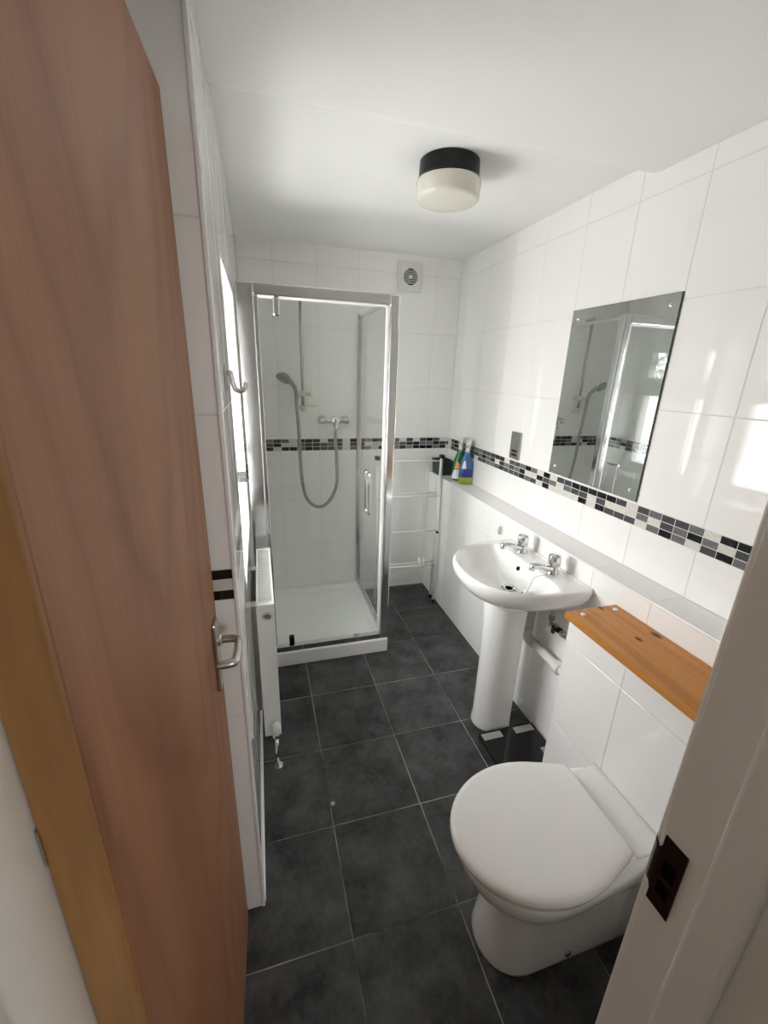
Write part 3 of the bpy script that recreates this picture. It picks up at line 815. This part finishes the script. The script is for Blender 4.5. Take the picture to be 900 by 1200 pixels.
def mixr(a, b, t, z): return [Vector((p[0]*(1-t) + q[0]*t, p[1]*(1-t) + q[1]*t, z)) for p, q in zip(a, b)]
def offs(a, d, z):
    out = []
    for p in a:
        v = Vector((p[0]-CB[0], p[1]-CB[1])); v = v * max(0.0, (1 - d / v.length)); out.append(Vector((CB[0]+v.x, CB[1]+v.y, z)))
    return out
def clampx(r):
    for v in r: v.x = min(v.x, XF - 0.001)
    return r
ZB_ = 0.820
rings = [clampx(mixr(OUT, PED, 1.0, 0.655)), clampx(mixr(OUT, PED, 0.93, 0.662)), clampx(mixr(OUT, PED, 0.72, 0.685)), clampx(mixr(OUT, PED, 0.46, 0.712)), clampx(mixr(OUT, PED, 0.22, 0.736)), clampx(mixr(OUT, PED, 0.08, 0.762)),
         clampx(mixr(OUT, PED, 0.015, 0.785)), clampx(offs(OUT, 0.0, 0.803)), clampx(offs(OUT, 0.002, 0.813)), clampx(offs(OUT, 0.006, 0.819)), clampx(offs(OUT, 0.011, ZB_))]
rings += [offs(INN, -0.008, ZB_), offs(INN, -0.002, 0.8185), offs(INN, 0.004, 0.813), offs(INN, 0.009, 0.802)]
DR = Vector((0.962, BY - 0.012, 0.720))
def bowl(t, z):
    r = []
    for p in INN:
        q = Vector((p[0], p[1])); c = Vector((DR.x, DR.y)); d = q - c
        qq = q - (q - Vector(CB)).normalized() * 0.012
        r.append(Vector((qq.x*(1-t) + c.x*t, qq.y*(1-t) + c.y*t, z)))
    return r
for t, z in ((0.05, 0.787), (0.14, 0.765), (0.28, 0.746), (0.45, 0.732), (0.63, 0.723), (0.80, 0.7185), (0.90, DR.z)):
    rings.append(bowl(t, z))
MB().loft(rings, True, True).build('bowl', 'ceramic', bas, smooth=True)
box('back_upstand', (XF - 0.018, BY - 0.255, 0.79), (XF - 0.0005, BY + 0.255, 0.823), 'ceramic', bas, bevel=0.005, segs=3)
MB().lathe(DR + Vector((0, 0, 0.0005)), (0, 0, 1), [(0.032, 0), (0.032, 0.0036), (0.024, 0.0042), (0.018, 0.0025), (0.016, 0.0018), (0.001, 0.0018)], 28).build('waste_ring', 'chrome', bas)
MB().lathe(DR + Vector((0, 0, 0.0020)), (0, 0, 1), [(0.0165, 0), (0.0155, 0.0006), (0.001, 0.0006)], 24).build('waste_hole', 'dark', bas)
MB().lathe((1.0270, BY + 0.035, 0.782), (-0.92, 0, 0.4), [(0.0095, -0.004), (0.0095, 0.002), (0.008, 0.003), (0.001, 0.0026)], 20).build('overflow', 'dark', bas)
# pedestal
def ped(hw, xf, xb, z):
    out = [Vector((xb, PY - hw, z))]
    for k in range(25):
        a = math.pi * k / 24
        out.append(Vector((xf + hw - hw * 1.0 * math.sin(a), PY - hw * math.cos(a), z)))
    out.append(Vector((xb, PY + hw, z))); return out
pr_ = []
for z, hw, xf in ((0.0, 0.078, 0.884), (0.02, 0.076, 0.887), (0.06, 0.074, 0.892), (0.3, 0.075, 0.893), (0.55, 0.079, 0.888), (0.68, 0.085, 0.88)):
    pr_.append(ped(hw, xf, 1.036, z))
MB().loft(pr_, True, True).build('pedestal', 'ceramic', bas, smooth=True, bevel=0.006)
# taps
def tap(y):
    t = MB(); x = 1.088
    t.lathe((x, y, ZB_), (0, 0, 1), [(0.024, 0), (0.024, 0.004), (0.019, 0.008), (0.018, 0.020), (0.016, 0.030), (0.012, 0.036)], 24)
    t.tube(arc([(x + 0.004, y, ZB_ + 0.016), (x - 0.03, y, ZB_ + 0.026), (x - 0.07, y, ZB_ + 0.038), (x - 0.100, y, ZB_ + 0.042)], 5), [0.015 - 0.003 * i / 15 for i in range(16)], n=16)
    t.lathe((x - 0.094, y, ZB_ + 0.048), (-0.25, 0, -1), [(0.010, 0), (0.0125, 0.004), (0.0125, 0.024), (0.009, 0.025)], 18)
    body = t.build('tap', 'chrome', bas, smooth=True)
    k = MB(); n = 24; rg = []
    for r, z in ((0.016, 0.034), (0.0235, 0.039), (0.0245, 0.055), (0.024, 0.072), (0.021, 0.081), (0.003, 0.083)):
        rg.append([Vector((x + r * (1 + 0.07 * math.cos(6*2*math.pi*j/n)) * math.cos(2*math.pi*j/n), y + r * (1 + 0.07*math.cos(6*2*math.pi*j/n)) * math.sin(2*math.pi*j/n), ZB_ + z)) for j in range(n)])
    k.loft(rg).build('tap_head', 'chrome', body, smooth=True)
tap(1.487); tap(1.272)
# plug on its chain
ch = arc([(1.060, 1.262, 0.824), (1.015, 1.256, 0.824), (0.992, 1.254, 0.818), (0.985, 1.258, 0.795), (0.984, 1.266, 0.770), (0.985, 1.276, 0.756), (0.985, 1.283, 0.748)], 8)
MB().tube(ch, [0.0021 if i % 2 else 0.0012 for i in range(len(ch))], n=6).build('plug_chain', 'chrome', bas)
MB().lathe((0.985, 1.282, 0.733), (-0.05, 0.25, 1), [(0.016, 0), (0.020, 0.004), (0.021, 0.009), (0.006, 0.011), (0.003, 0.018)], 20).build('plug', 'chrome', bas)

# ------------------------------------------------------------------ pipes under the basin
wp = thing('waste_pipe', (1.115, 1.30, 0.0), 'white plastic waste pipe running from basin into the tiled cistern box', 'pipe')
px_ = 1.114
MB().tube([(px_ - 0.004, 1.392, 0.654), (px_ - 0.004, 1.392, 0.49)], 0.0215, n=20).build('trap_tube', 'waste', wp, smooth=True)
MB().tube(arc([(px_ - 0.004, 1.392, 0.495), (px_ - 0.008, 1.390, 0.460), (px_ - 0.004, 1.368, 0.442), (px_, 1.335, 0.441)], 6), 0.0235, n=20).build('elbow', 'waste', wp, smooth=True)
MB().tube([(px_, 1.345, 0.441), (px_, 1.02, 0.434)], 0.0195, n=20).build('horizontal_pipe', 'white_plastic', wp, smooth=True)
MB().lathe((px_, 1.195, 0.4375), (0, -1, 0), [(0.0198, 0), (0.026, 0.003), (0.027, 0.03), (0.025, 0.034), (0.0198, 0.036)], 22).build('coupling', 'white_plastic', wp)

iv = thing('isolation_valve', (1.12, 1.25, 0.57), 'tarnished metal isolating valve under the basin', 'valve')
v = MB()
v.tube([(1.125, 1.275, 0.66), (1.125, 1.275, 0.575)], 0.0075, n=12); v.tube([(1.125, 1.275, 0.585), (1.125, 1.17, 0.578)], 0.0075, n=12)
v.build('pipe', 'brass', iv, smooth=True)
for c_, d_ in (((1.125, 1.275, 0.60), (0, 0, 1)), ((1.125, 1.255, 0.584), (0, -1, 0)), ((1.125, 1.205, 0.582), (0, -1, 0))):
    MB().lathe(c_, d_, [(0.010, 0), (0.0145, 0.002), (0.0145, 0.018), (0.010, 0.02)], 6).build('nut', 'brass', iv)
v = MB().lathe((1.125, 1.222, 0.583), (-1, 0, 0.3), [(0.010, -0.012), (0.013, 0), (0.010, 0.012), (0.006, 0.02)], 14)
v.box((1.092, 1.216, 0.575), (1.10, 1.229, 0.607)); v.build('stopcock', 'black_plastic', iv)

# ------------------------------------------------------------------ bathroom scales
sx0, sx1, sy0, sy1 = 0.868, 1.148, 1.045, 1.314
scl = thing('bathroom_scales', ((sx0+sx1)/2, (sy0+sy1)/2, 0), 'black glass bathroom scales with pale foot pads beside the pedestal', 'scales')
MB().loft([rr(sx0 + 0.008, sx1 - 0.008, sy0 + 0.008, sy1 - 0.008, 0.0, 0.012), rr(sx0 + 0.004, sx1 - 0.004, sy0 + 0.004, sy1 - 0.004, 0.014, 0.014)]).build('base', 'black_plastic', scl)
MB().loft([rr(sx0, sx1, sy0, sy1, 0.014, 0.016), rr(sx0, sx1, sy0, sy1, 0.020, 0.016), rr(sx0 + 0.0015, sx1 - 0.0015, sy0 + 0.0015, sy1 - 0.0015, 0.022, 0.015)]).build('glass_platform', 'black_gloss', scl)
for x, y in ((0.926, 1.285), (1.087, 1.285), (0.926, 1.075), (1.087, 1.075)):
    box('foot_pad', (x - 0.047, y - 0.017, 0.0215), (x + 0.047, y + 0.017, 0.0232), 'pad', scl, bevel=0.0005)
box('display_window', (1.098, 1.135, 0.0215), (1.130, 1.175, 0.0229), 'grey_plastic', scl, bevel=0.0005)

# ------------------------------------------------------------------ concealed cistern box, pine top, toilet
CX, CY1, CZ = 0.957, 1.002, 0.799
cb = thing('cistern_box', (1.05, 0.63, 0), 'white tiled cistern boxing behind the toilet', 'cistern box')
box('carcass', (CX + G, YD + 0.014, 0), (XF - 0.001, CY1 - G, CZ), 'grout', cb)
pc = Plane((CX, 0, 0), (0, -1, 0), (0, 0, 1))
lay(cb, pc, (-CY1, -YD - 0.014, 0.0, CZ), [-CY1, -0.762, -0.512, -0.262, -0.2], [0.0, 0.055, 0.386, 0.717, CZ], gap=0.003)
lay(cb, Plane((0, CY1, 0), (-1, 0, 0), (0, 0, 1)), (-XF, -CX, 0.0, CZ), [-XF, -CX], [0.0, 0.055, 0.386, 0.717, CZ], gap=0.003)
pine = thing('pine_shelf', (1.04, 0.63, CZ), 'orange varnished pine board on top of the cistern box', 'shelf')
box('board', (0.943, YD + 0.014, CZ), (XF - 0.002, 1.014, CZ + 0.022), 'pine', pine, bevel=0.003, segs=3)
for x in (0.990, 1.120):
    MB().lathe((x, 0.982, CZ + 0.022), (0, 0, 1), [(0.0085, 0), (0.0085, 0.0025), (0.006, 0.005), (0.001, 0.0058)], 18).build('screw_cap', 'white_plastic', pine, smooth=True)

TY = 0.656
wc = thing('toilet', (0.72, TY, 0), 'white back-to-wall toilet with its lid closed', 'toilet')
def dshape(xf, xw, hw, xb, hb, p=0.95, n=28):
    """plan outline: round front at xf, widest hw at xw, back at xb with half width hb"""
    P = []
    for k in range(n + 1):
        a = math.pi * k / n; u = math.sin(a); v = -math.cos(a)
        P.append((xw - (xw - xf) * u ** p, TY + math.copysign(abs(v) ** p, v) * hw))
    m = 10
    for k in range(1, m + 1):
        t = k / m; P.append((xw + (xb - xw) * t, TY + hw + (hb - hw) * t * t * (1.6 - 0.6 * t)))
    for k in range(0, m):
        t = 1 - k / m; P.append((xw + (xb - xw) * t, TY - hw - (hb - hw) * t * t * (1.6 - 0.6 * t)))
    return P
def ring(P, z, c=(0.68, TY), n=72, d=0.0):
    out = []
    for p in polar(P, c, n):
        v = Vector((p[0]-c[0], p[1]-c[1])); v *= (1 - d / v.length); out.append(Vector((c[0]+v.x, c[1]+v.y, z)))
    return out
def clampb(r):
    for v in r: v.x = min(v.x, CX - 0.0008)
    return r
pan = [clampb(ring(dshape(*a), z)) for a, z in (
    ((0.515, 0.63, 0.104, 0.956, 0.102), 0.0), ((0.514, 0.63, 0.105, 0.956, 0.102), 0.010), ((0.520, 0.63, 0.102, 0.956, 0.102), 0.04), ((0.530, 0.635, 0.099, 0.956, 0.102), 0.12),
    ((0.534, 0.635, 0.098, 0.956, 0.104), 0.19), ((0.526, 0.64, 0.106, 0.956, 0.108), 0.232), ((0.502, 0.64, 0.126, 0.956, 0.116), 0.270), ((0.470, 0.64, 0.148, 0.956, 0.124), 0.305),
    ((0.445, 0.64, 0.164, 0.956, 0.129), 0.340), ((0.434, 0.64, 0.170, 0.956, 0.131), 0.370), ((0.431, 0.64, 0.172, 0.956, 0.131), 0.388), ((0.434, 0.64, 0.170, 0.955, 0.130), 0.397), ((0.442, 0.64, 0.164, 0.949, 0.124), 0.400), ((0.50, 0.64, 0.13, 0.90, 0.10), 0.400))]
MB().loft(pan).build('pan', 'ceramic', wc, smooth=True)
box('back_shelf', (0.862, TY - 0.130, 0.380), (CX - 0.001, TY + 0.130, 0.405), 'ceramic', wc, bevel=0.007, segs=3)
box('back_seal', (CX - 0.009, TY - 0.133, 0.380), (CX - 0.0008, TY + 0.133, 0.411), 'sealant', wc, bevel=0.003)
SO = (0.420, 0.640, 0.177, 0.846, 0.126, 1.0)
LO = (0.411, 0.640, 0.184, 0.844, 0.129, 1.0)
MB().loft([ring(dshape(*SO), 0.402, d=0.004), ring(dshape(*SO), 0.406), ring(dshape(*SO), 0.416), ring(dshape(*SO), 0.420, d=0.004)]).build('seat', 'lid', wc, smooth=True)
lidr = [ring(dshape(*LO), 0.4205, d=0.006), ring(dshape(*LO), 0.423, d=0.001), ring(dshape(*LO), 0.430), ring(dshape(*LO), 0.437, d=0.002), ring(dshape(*LO), 0.442, d=0.008), ring(dshape(*LO), 0.4445, d=0.018), ring(dshape(*LO), 0.446, d=0.04), ring(dshape(*LO), 0.4452, d=0.07), ring(dshape(*LO), 0.4445, d=0.10), ring(dshape(*LO), 0.4445, d=0.125)]
MB().loft(lidr).build('lid', 'lid', wc, smooth=True)
for y in (TY - 0.075, TY + 0.075):
    MB().tube([(0.852, y - 0.022, 0.411), (0.852, y + 0.022, 0.411)], 0.006, n=16).build('hinge', 'lid', wc, smooth=True)
MB().lathe((0.742, TY - 0.1035, 0.032), (0, -1, 0.1), [(0.010, -0.004), (0.010, 0.003), (0.007, 0.005), (0.004, 0.004), (0.001, 0.004)], 16).build('fixing_screw', 'chrome', wc)

# ------------------------------------------------------------------ mirror, shaver socket
my0, my1, mz0, mz1 = 1.140, 1.634, 1.147, 1.826
mir = thing('mirror', (XR, (my0+my1)/2, mz0), 'frameless rectangular mirror screwed to the tiled wall', 'mirror')
box('glass_sheet', (XR - 0.0065, my0, mz0), (XR - 0.001, my1, mz1), 'mirror_edge', mir)
box('reflective_face', (XR - 0.0075, my0 + 0.0015, mz0 + 0.0015), (XR - 0.0065, my1 - 0.0015, mz1 - 0.0015), 'mirror', mir)
for y in (my0 + 0.035, my1 - 0.035):
    for z in (mz0 + 0.035, mz1 - 0.035):
        MB().lathe((XR - 0.0075, y, z), (-1, 0, 0), [(0.0065, 0), (0.0065, 0.002), (0.004, 0.004), (0.0005, 0.0046)], 18).build('screw_cap', 'chrome', mir, smooth=True)

so = thing('shaver_socket', (XR, 1.93, 1.147), 'brushed steel shaver socket on wall above the mosaic border', 'socket')
box('face_plate', (XR - 0.009, 1.884, 1.147), (XR - 0.0005, 1.971, 1.288), 'steel', so, bevel=0.002)
box('rocker', (XR - 0.0115, 1.915, 1.208), (XR - 0.0085, 1.941, 1.232), 'steel', so, bevel=0.001)
for z in (1.164, 1.184):
    box('outlet', (XR - 0.0098, 1.903, z), (XR - 0.0085, 1.951, z + 0.012), 'black_plastic', so)

# ------------------------------------------------------------------ small clear hook on the boxing
ah = thing('adhesive_hook', (XF, 1.772, 0.80), 'small clear plastic hook stuck to the white ledge above basin', 'hook')
a = MB(); a.box((XF - 0.003, 1.757, 0.790), (XF, 1.787, 0.838))
a.build('plate', 'white_plastic', ah, bevel=0.001)
MB().tube(arc([(XF - 0.003, 1.772, 0.83), (XF - 0.007, 1.764, 0.825), (XF - 0.009, 1.762, 0.805), (XF - 0.010, 1.767, 0.794), (XF - 0.010, 1.777, 0.794), (XF - 0.009, 1.782, 0.805), (XF - 0.007, 1.780, 0.825), (XF - 0.003, 1.772, 0.83)], 4), 0.0018, n=8).build('wire_loop', 'nickel', ah, smooth=True)

# ------------------------------------------------------------------ towel airer in the corner
air = thing('towel_airer', (0.92, 2.50, 0), 'white folding towel airer standing in the corner beside shower', 'airer')
ax0, ax1 = 0.700, 1.138
def leg(x, dx, y0, y1, z1):
    MB().tube([(x + dx, y0, 0.012), (x, y1, z1)], 0.0075, n=12).build('post', 'enamel', air, smooth=True)
    MB().lathe((x + dx, y0, 0.0), (0, 0, 1), [(0.010, 0), (0.011, 0.004), (0.010, 0.022), (0.008, 0.026)], 14).build('foot_cap', 'black_plastic', air)
for x in (ax0, ax1):
    s = 1 if x > 0.9 else -1
    leg(x, -0.016 * s, 2.468, 2.528, 1.045)
    leg(x - 0.011 * s, 0.003 * s, 2.545, 2.512, 1.040)
    MB().box((x - 0.018, 2.503, 1.038), (x + 0.011, 2.538, 1.062)).build('top_cap', 'black_plastic', air, bevel=0.003)
MB().lathe((ax1 - 0.010, 2.500, 0.530), (0, -1, 0), [(0.008, 0), (0.009, 0.003), (0.009, 0.012), (0.006, 0.015)], 14).build('joint_cap', 'black_plastic', air)
for i, z in enumerate((1.022, 0.790, 0.546, 0.296)):
    y = 2.468 + 0.060 * z / 1.045 - 0.004
    MB().tube([(ax0, y, z + 0.006), (ax1 - 0.006, y, z)], 0.0052, n=10).build('bar', 'enamel', air, smooth=True)
    if i in (1, 3):
        MB().tube([(ax0, y + 0.028, z + 0.016), (ax1 - 0.012, y + 0.028, z + 0.010)], 0.004, n=8).build('bar', 'enamel', air, smooth=True)
def peg(x, tilt, lab):
    y, z = 2.481, 0.300
    t = thing('clothes_peg', (x, y, z), lab, 'peg', 'pegs on the airer')
    for s in (-1, 1):
        MB().tube([(x + tilt - 0.001*s, y + s * 0.0105, z + 0.055), (x, y + s * 0.0085, z), (x - tilt*0.4, y + s * 0.007, z - 0.028)], [0.0040, 0.0050, 0.0036], n=8).build('jaw', 'white_plastic', t, smooth=True)
    MB().tube([(x, y - 0.008, z + 0.016), (x, y + 0.008, z + 0.016)], 0.004, n=8).build('spring', 'nickel', t)
peg(1.008, -0.006, 'white clothes peg clipped to airer bar, the left of two')
peg(1.036, 0.006, 'white clothes peg clipped to airer bar, nearer the corner post')

# ------------------------------------------------------------------ things on the ledge
tub = thing('storage_tub', (1.215, 2.68, LEDGE), 'dark green plastic tub in the corner of the tiled ledge', 'tub')
t0 = [rr(1.166, 1.258, 2.604, 2.742, LEDGE, 0.01), rr(1.161, 1.264, 2.598, 2.748, LEDGE + 0.088, 0.012), rr(1.157, 1.268, 2.594, 2.752, LEDGE + 0.090, 0.012), rr(1.157, 1.268, 2.594, 2.752, LEDGE + 0.097, 0.012),
      rr(1.165, 1.260, 2.602, 2.744, LEDGE + 0.097, 0.01), rr(1.168, 1.256, 2.606, 2.740, LEDGE + 0.012, 0.01)]
MB().loft(t0).build('tub_body', 'tub', tub)

def ell(c, a, b, z, rot=0.0, n=28, p=1.0):
    out = []
    for k in range(n):
        t = 2*math.pi*k/n; u = math.copysign(abs(math.cos(t))**p, math.cos(t))*a; v = math.copysign(abs(math.sin(t))**p, math.sin(t))*b
        out.append(Vector((c[0] + u*math.cos(rot) - v*math.sin(rot), c[1] + u*math.sin(rot) + v*math.cos(rot), z)))
    return out
def spray(cx, cy, body, rot, lab, low, label_parts):
    t = thing('spray_bottle', (cx, cy, LEDGE), lab, 'bottle', 'spray cleaners on the ledge'); c = (cx, cy); z0 = LEDGE
    R_ = lambda a, b, z: ell(c, a, b, z0 + z, rot, p=0.8)
    prof = ((0.026, 0.040, 0.001), (0.029, 0.045, 0.008), (0.029, 0.046, 0.06), (0.027, 0.042, 0.11), (0.023, 0.033, 0.150), (0.017, 0.022, 0.180), (0.0135, 0.0145, 0.200), (0.0135, 0.0135, 0.212))
    if low:
        MB().loft([R_(*q) for q in ((0.026, 0.040, 0.0), (0.0292, 0.0452, 0.008), (0.0294, 0.0462, 0.045))]).build('liquid_band', low, t, smooth=True)
    MB().loft([R_(*q) for q in prof]).build('bottle_body', body, t, smooth=True)
    for (m_, s0, s1, za, zb) in label_parts:
        rings = []
        for z, wd in ((za, 1.0), ((za+zb)/2, 0.75), (zb, 0.35)):
            k = 0.0
            for (a0, b0, q0), (a1, b1, q1) in zip(prof, prof[1:]):
                if q0 <= z <= q1:
                    f = (z-q0)/(q1-q0); a, b = a0+(a1-a0)*f, b0+(b1-b0)*f
            pts = []
            for i in range(9):
                th = math.pi + (s0 + s1) / 2 + (s1 - s0) * (i / 8 - 0.5) * wd
                for e in (0.0012,):
                    u = math.copysign(abs(math.cos(th))**0.8, math.cos(th))*(a+e); v_ = math.copysign(abs(math.sin(th))**0.8, math.sin(th))*(b+e)
                    pts.append(Vector((cx + u*math.cos(rot) - v_*math.sin(rot), cy + u*math.sin(rot) + v_*math.cos(rot), z0+z)))
            rings.append(pts)
        vs = [p for r in rings for p in r]; fs = [[r*9+i, r*9+i+1, (r+1)*9+i+1, (r+1)*9+i] for r in range(2) for i in range(8)]
        mesh_obj('label_patch', vs, fs, m_, t, smooth=True)
    MB().lathe((cx, cy, z0 + 0.205), (0, 0, 1), [(0.0150, 0), (0.0155, 0.003), (0.0155, 0.022), (0.012, 0.026)], 20).build('collar', 'white_plastic', t)
    d = Vector((-math.cos(rot), -math.sin(rot), 0)); s = Vector((-d.y, d.x, 0))
    def sq(p, w, h0, h1): return [p + s*w + Vector((0,0,h0)), p - s*w + Vector((0,0,h0)), p - s*w + Vector((0,0,h1)), p + s*w + Vector((0,0,h1))]
    cpt = Vector((cx, cy, z0 + 0.24))
    MB().loft([sq(cpt - d*0.022, 0.012, 0.004, 0.030), sq(cpt - d*0.004, 0.0165, -0.012, 0.042), sq(cpt + d*0.018, 0.0165, 0.000, 0.044), sq(cpt + d*0.042, 0.013, 0.010, 0.038), sq(cpt + d*0.050, 0.008, 0.014, 0.032)]).build('spray_head', 'white_plastic', t, bevel=0.003)
    MB().loft([sq(cpt + d*0.022, 0.005, -0.002, 0.012), sq(cpt + d*0.028, 0.005, -0.030, 0.010), sq(cpt + d*0.036, 0.004, -0.042, -0.024)]).build('trigger', 'white_plastic', t, bevel=0.002)
spray(1.243, 2.475, 'green', 1.15, 'green spray cleaner bottle with white trigger beside the dark tub', None, [('label', -1.3, 0.6, 0.012, 0.075), ('orange', -0.7, 0.1, 0.080, 0.125)])
spray(1.246, 2.383, 'blue', 1.25, 'blue spray cleaner bottle with white trigger on the ledge', 'yellow', [('navy', -1.3, 1.4, 0.046, 0.098), ('label', -0.75, -0.05, 0.100, 0.150), ('label', 0.95, 1.35, 0.050, 0.085)])

# ------------------------------------------------------------------ extractor fan
fx, fz = 0.938, 2.118; fh = 0.080
fan = thing('extractor_fan', (fx, YB, fz), 'square white extractor fan high on the back wall', 'fan')
def sqr(h, y, r): return [Vector((v.x, y, v.y)) for v in [Vector((p.x, p.y)) for p in rr(fx - h, fx + h, fz - h, fz + h, 0, r)]]
def circ(r, y, n=24): return None
MB().loft([sqr(fh, YB, 0.006), sqr(fh, YB - 0.012, 0.006), sqr(fh - 0.004, YB - 0.016, 0.008), sqr(fh - 0.016, YB - 0.017, 0.008), sqr(fh - 0.020, YB - 0.020, 0.01)]).build('housing', 'white_plastic', fan)
MB().lathe((fx, YB - 0.0198, fz), (0, -1, 0), [(0.046, 0), (0.046, 0.0008), (0.0005, 0.0008)], 36).build('intake', 'dark', fan)
for i in range(9):
    z = fz - 0.036 + i * 0.009; w = math.sqrt(max(0.0, 0.046**2 - (z - fz)**2))
    box('louvre', (fx - w, YB - 0.0250, z - 0.0016), (fx + w, YB - 0.0202, z + 0.0016), 'white_plastic', fan)
MB().lathe((fx, YB - 0.020, fz), (0, -1, 0), [(0.011, 0), (0.011, 0.005), (0.008, 0.0065), (0.0005, 0.0068)], 20).build('hub', 'white_plastic', fan)
rgm = MB().lathe((fx, YB - 0.0195, fz), (0, -1, 0), [(0.046, 0), (0.046, 0.0055), (0.050, 0.0055), (0.052, 0)], 40, caps=False); rgm.build('grille_ring', 'white_plastic', fan)

# ------------------------------------------------------------------ ceiling light
lx, ly, lz = 0.668, 1.60, 2.240
lamp = thing('ceiling_light', (lx, ly, lz), 'round ceiling light with black base and cream opal shade', 'light')
MB().lathe((lx, ly, lz), (0, 0, -1), [(0.098, 0), (0.101, 0.002), (0.103, 0.050), (0.107, 0.054), (0.107, 0.059), (0.06, 0.061)], 48).build('lamp_base', 'black_plastic', lamp, bevel=0.001)
MB().lathe((lx, ly, lz - 0.057), (0, 0, -1), [(0.100, 0), (0.109, 0.001), (0.1105, 0.006), (0.1085, 0.044), (0.1065, 0.052), (0.102, 0.0565), (0.094, 0.0585), (0.06, 0.0605), (0.03, 0.0612), (0.001, 0.0615)], 48).build('lamp_shade', 'opal', lamp, smooth=True)

# ------------------------------------------------------------------ chip of glass on the floor joint
c = MB(); c.lathe((0.183, 1.166, 0.0), (0.1, 0.2, 1), [(0.005, 0), (0.009, 0.004), (0.006, 0.009), (0.001, 0.011)], 7)
tag(c.build('glass_bead', 'nickel'), 'tiny shiny bead lying on a joint of the dark floor', 'bead')
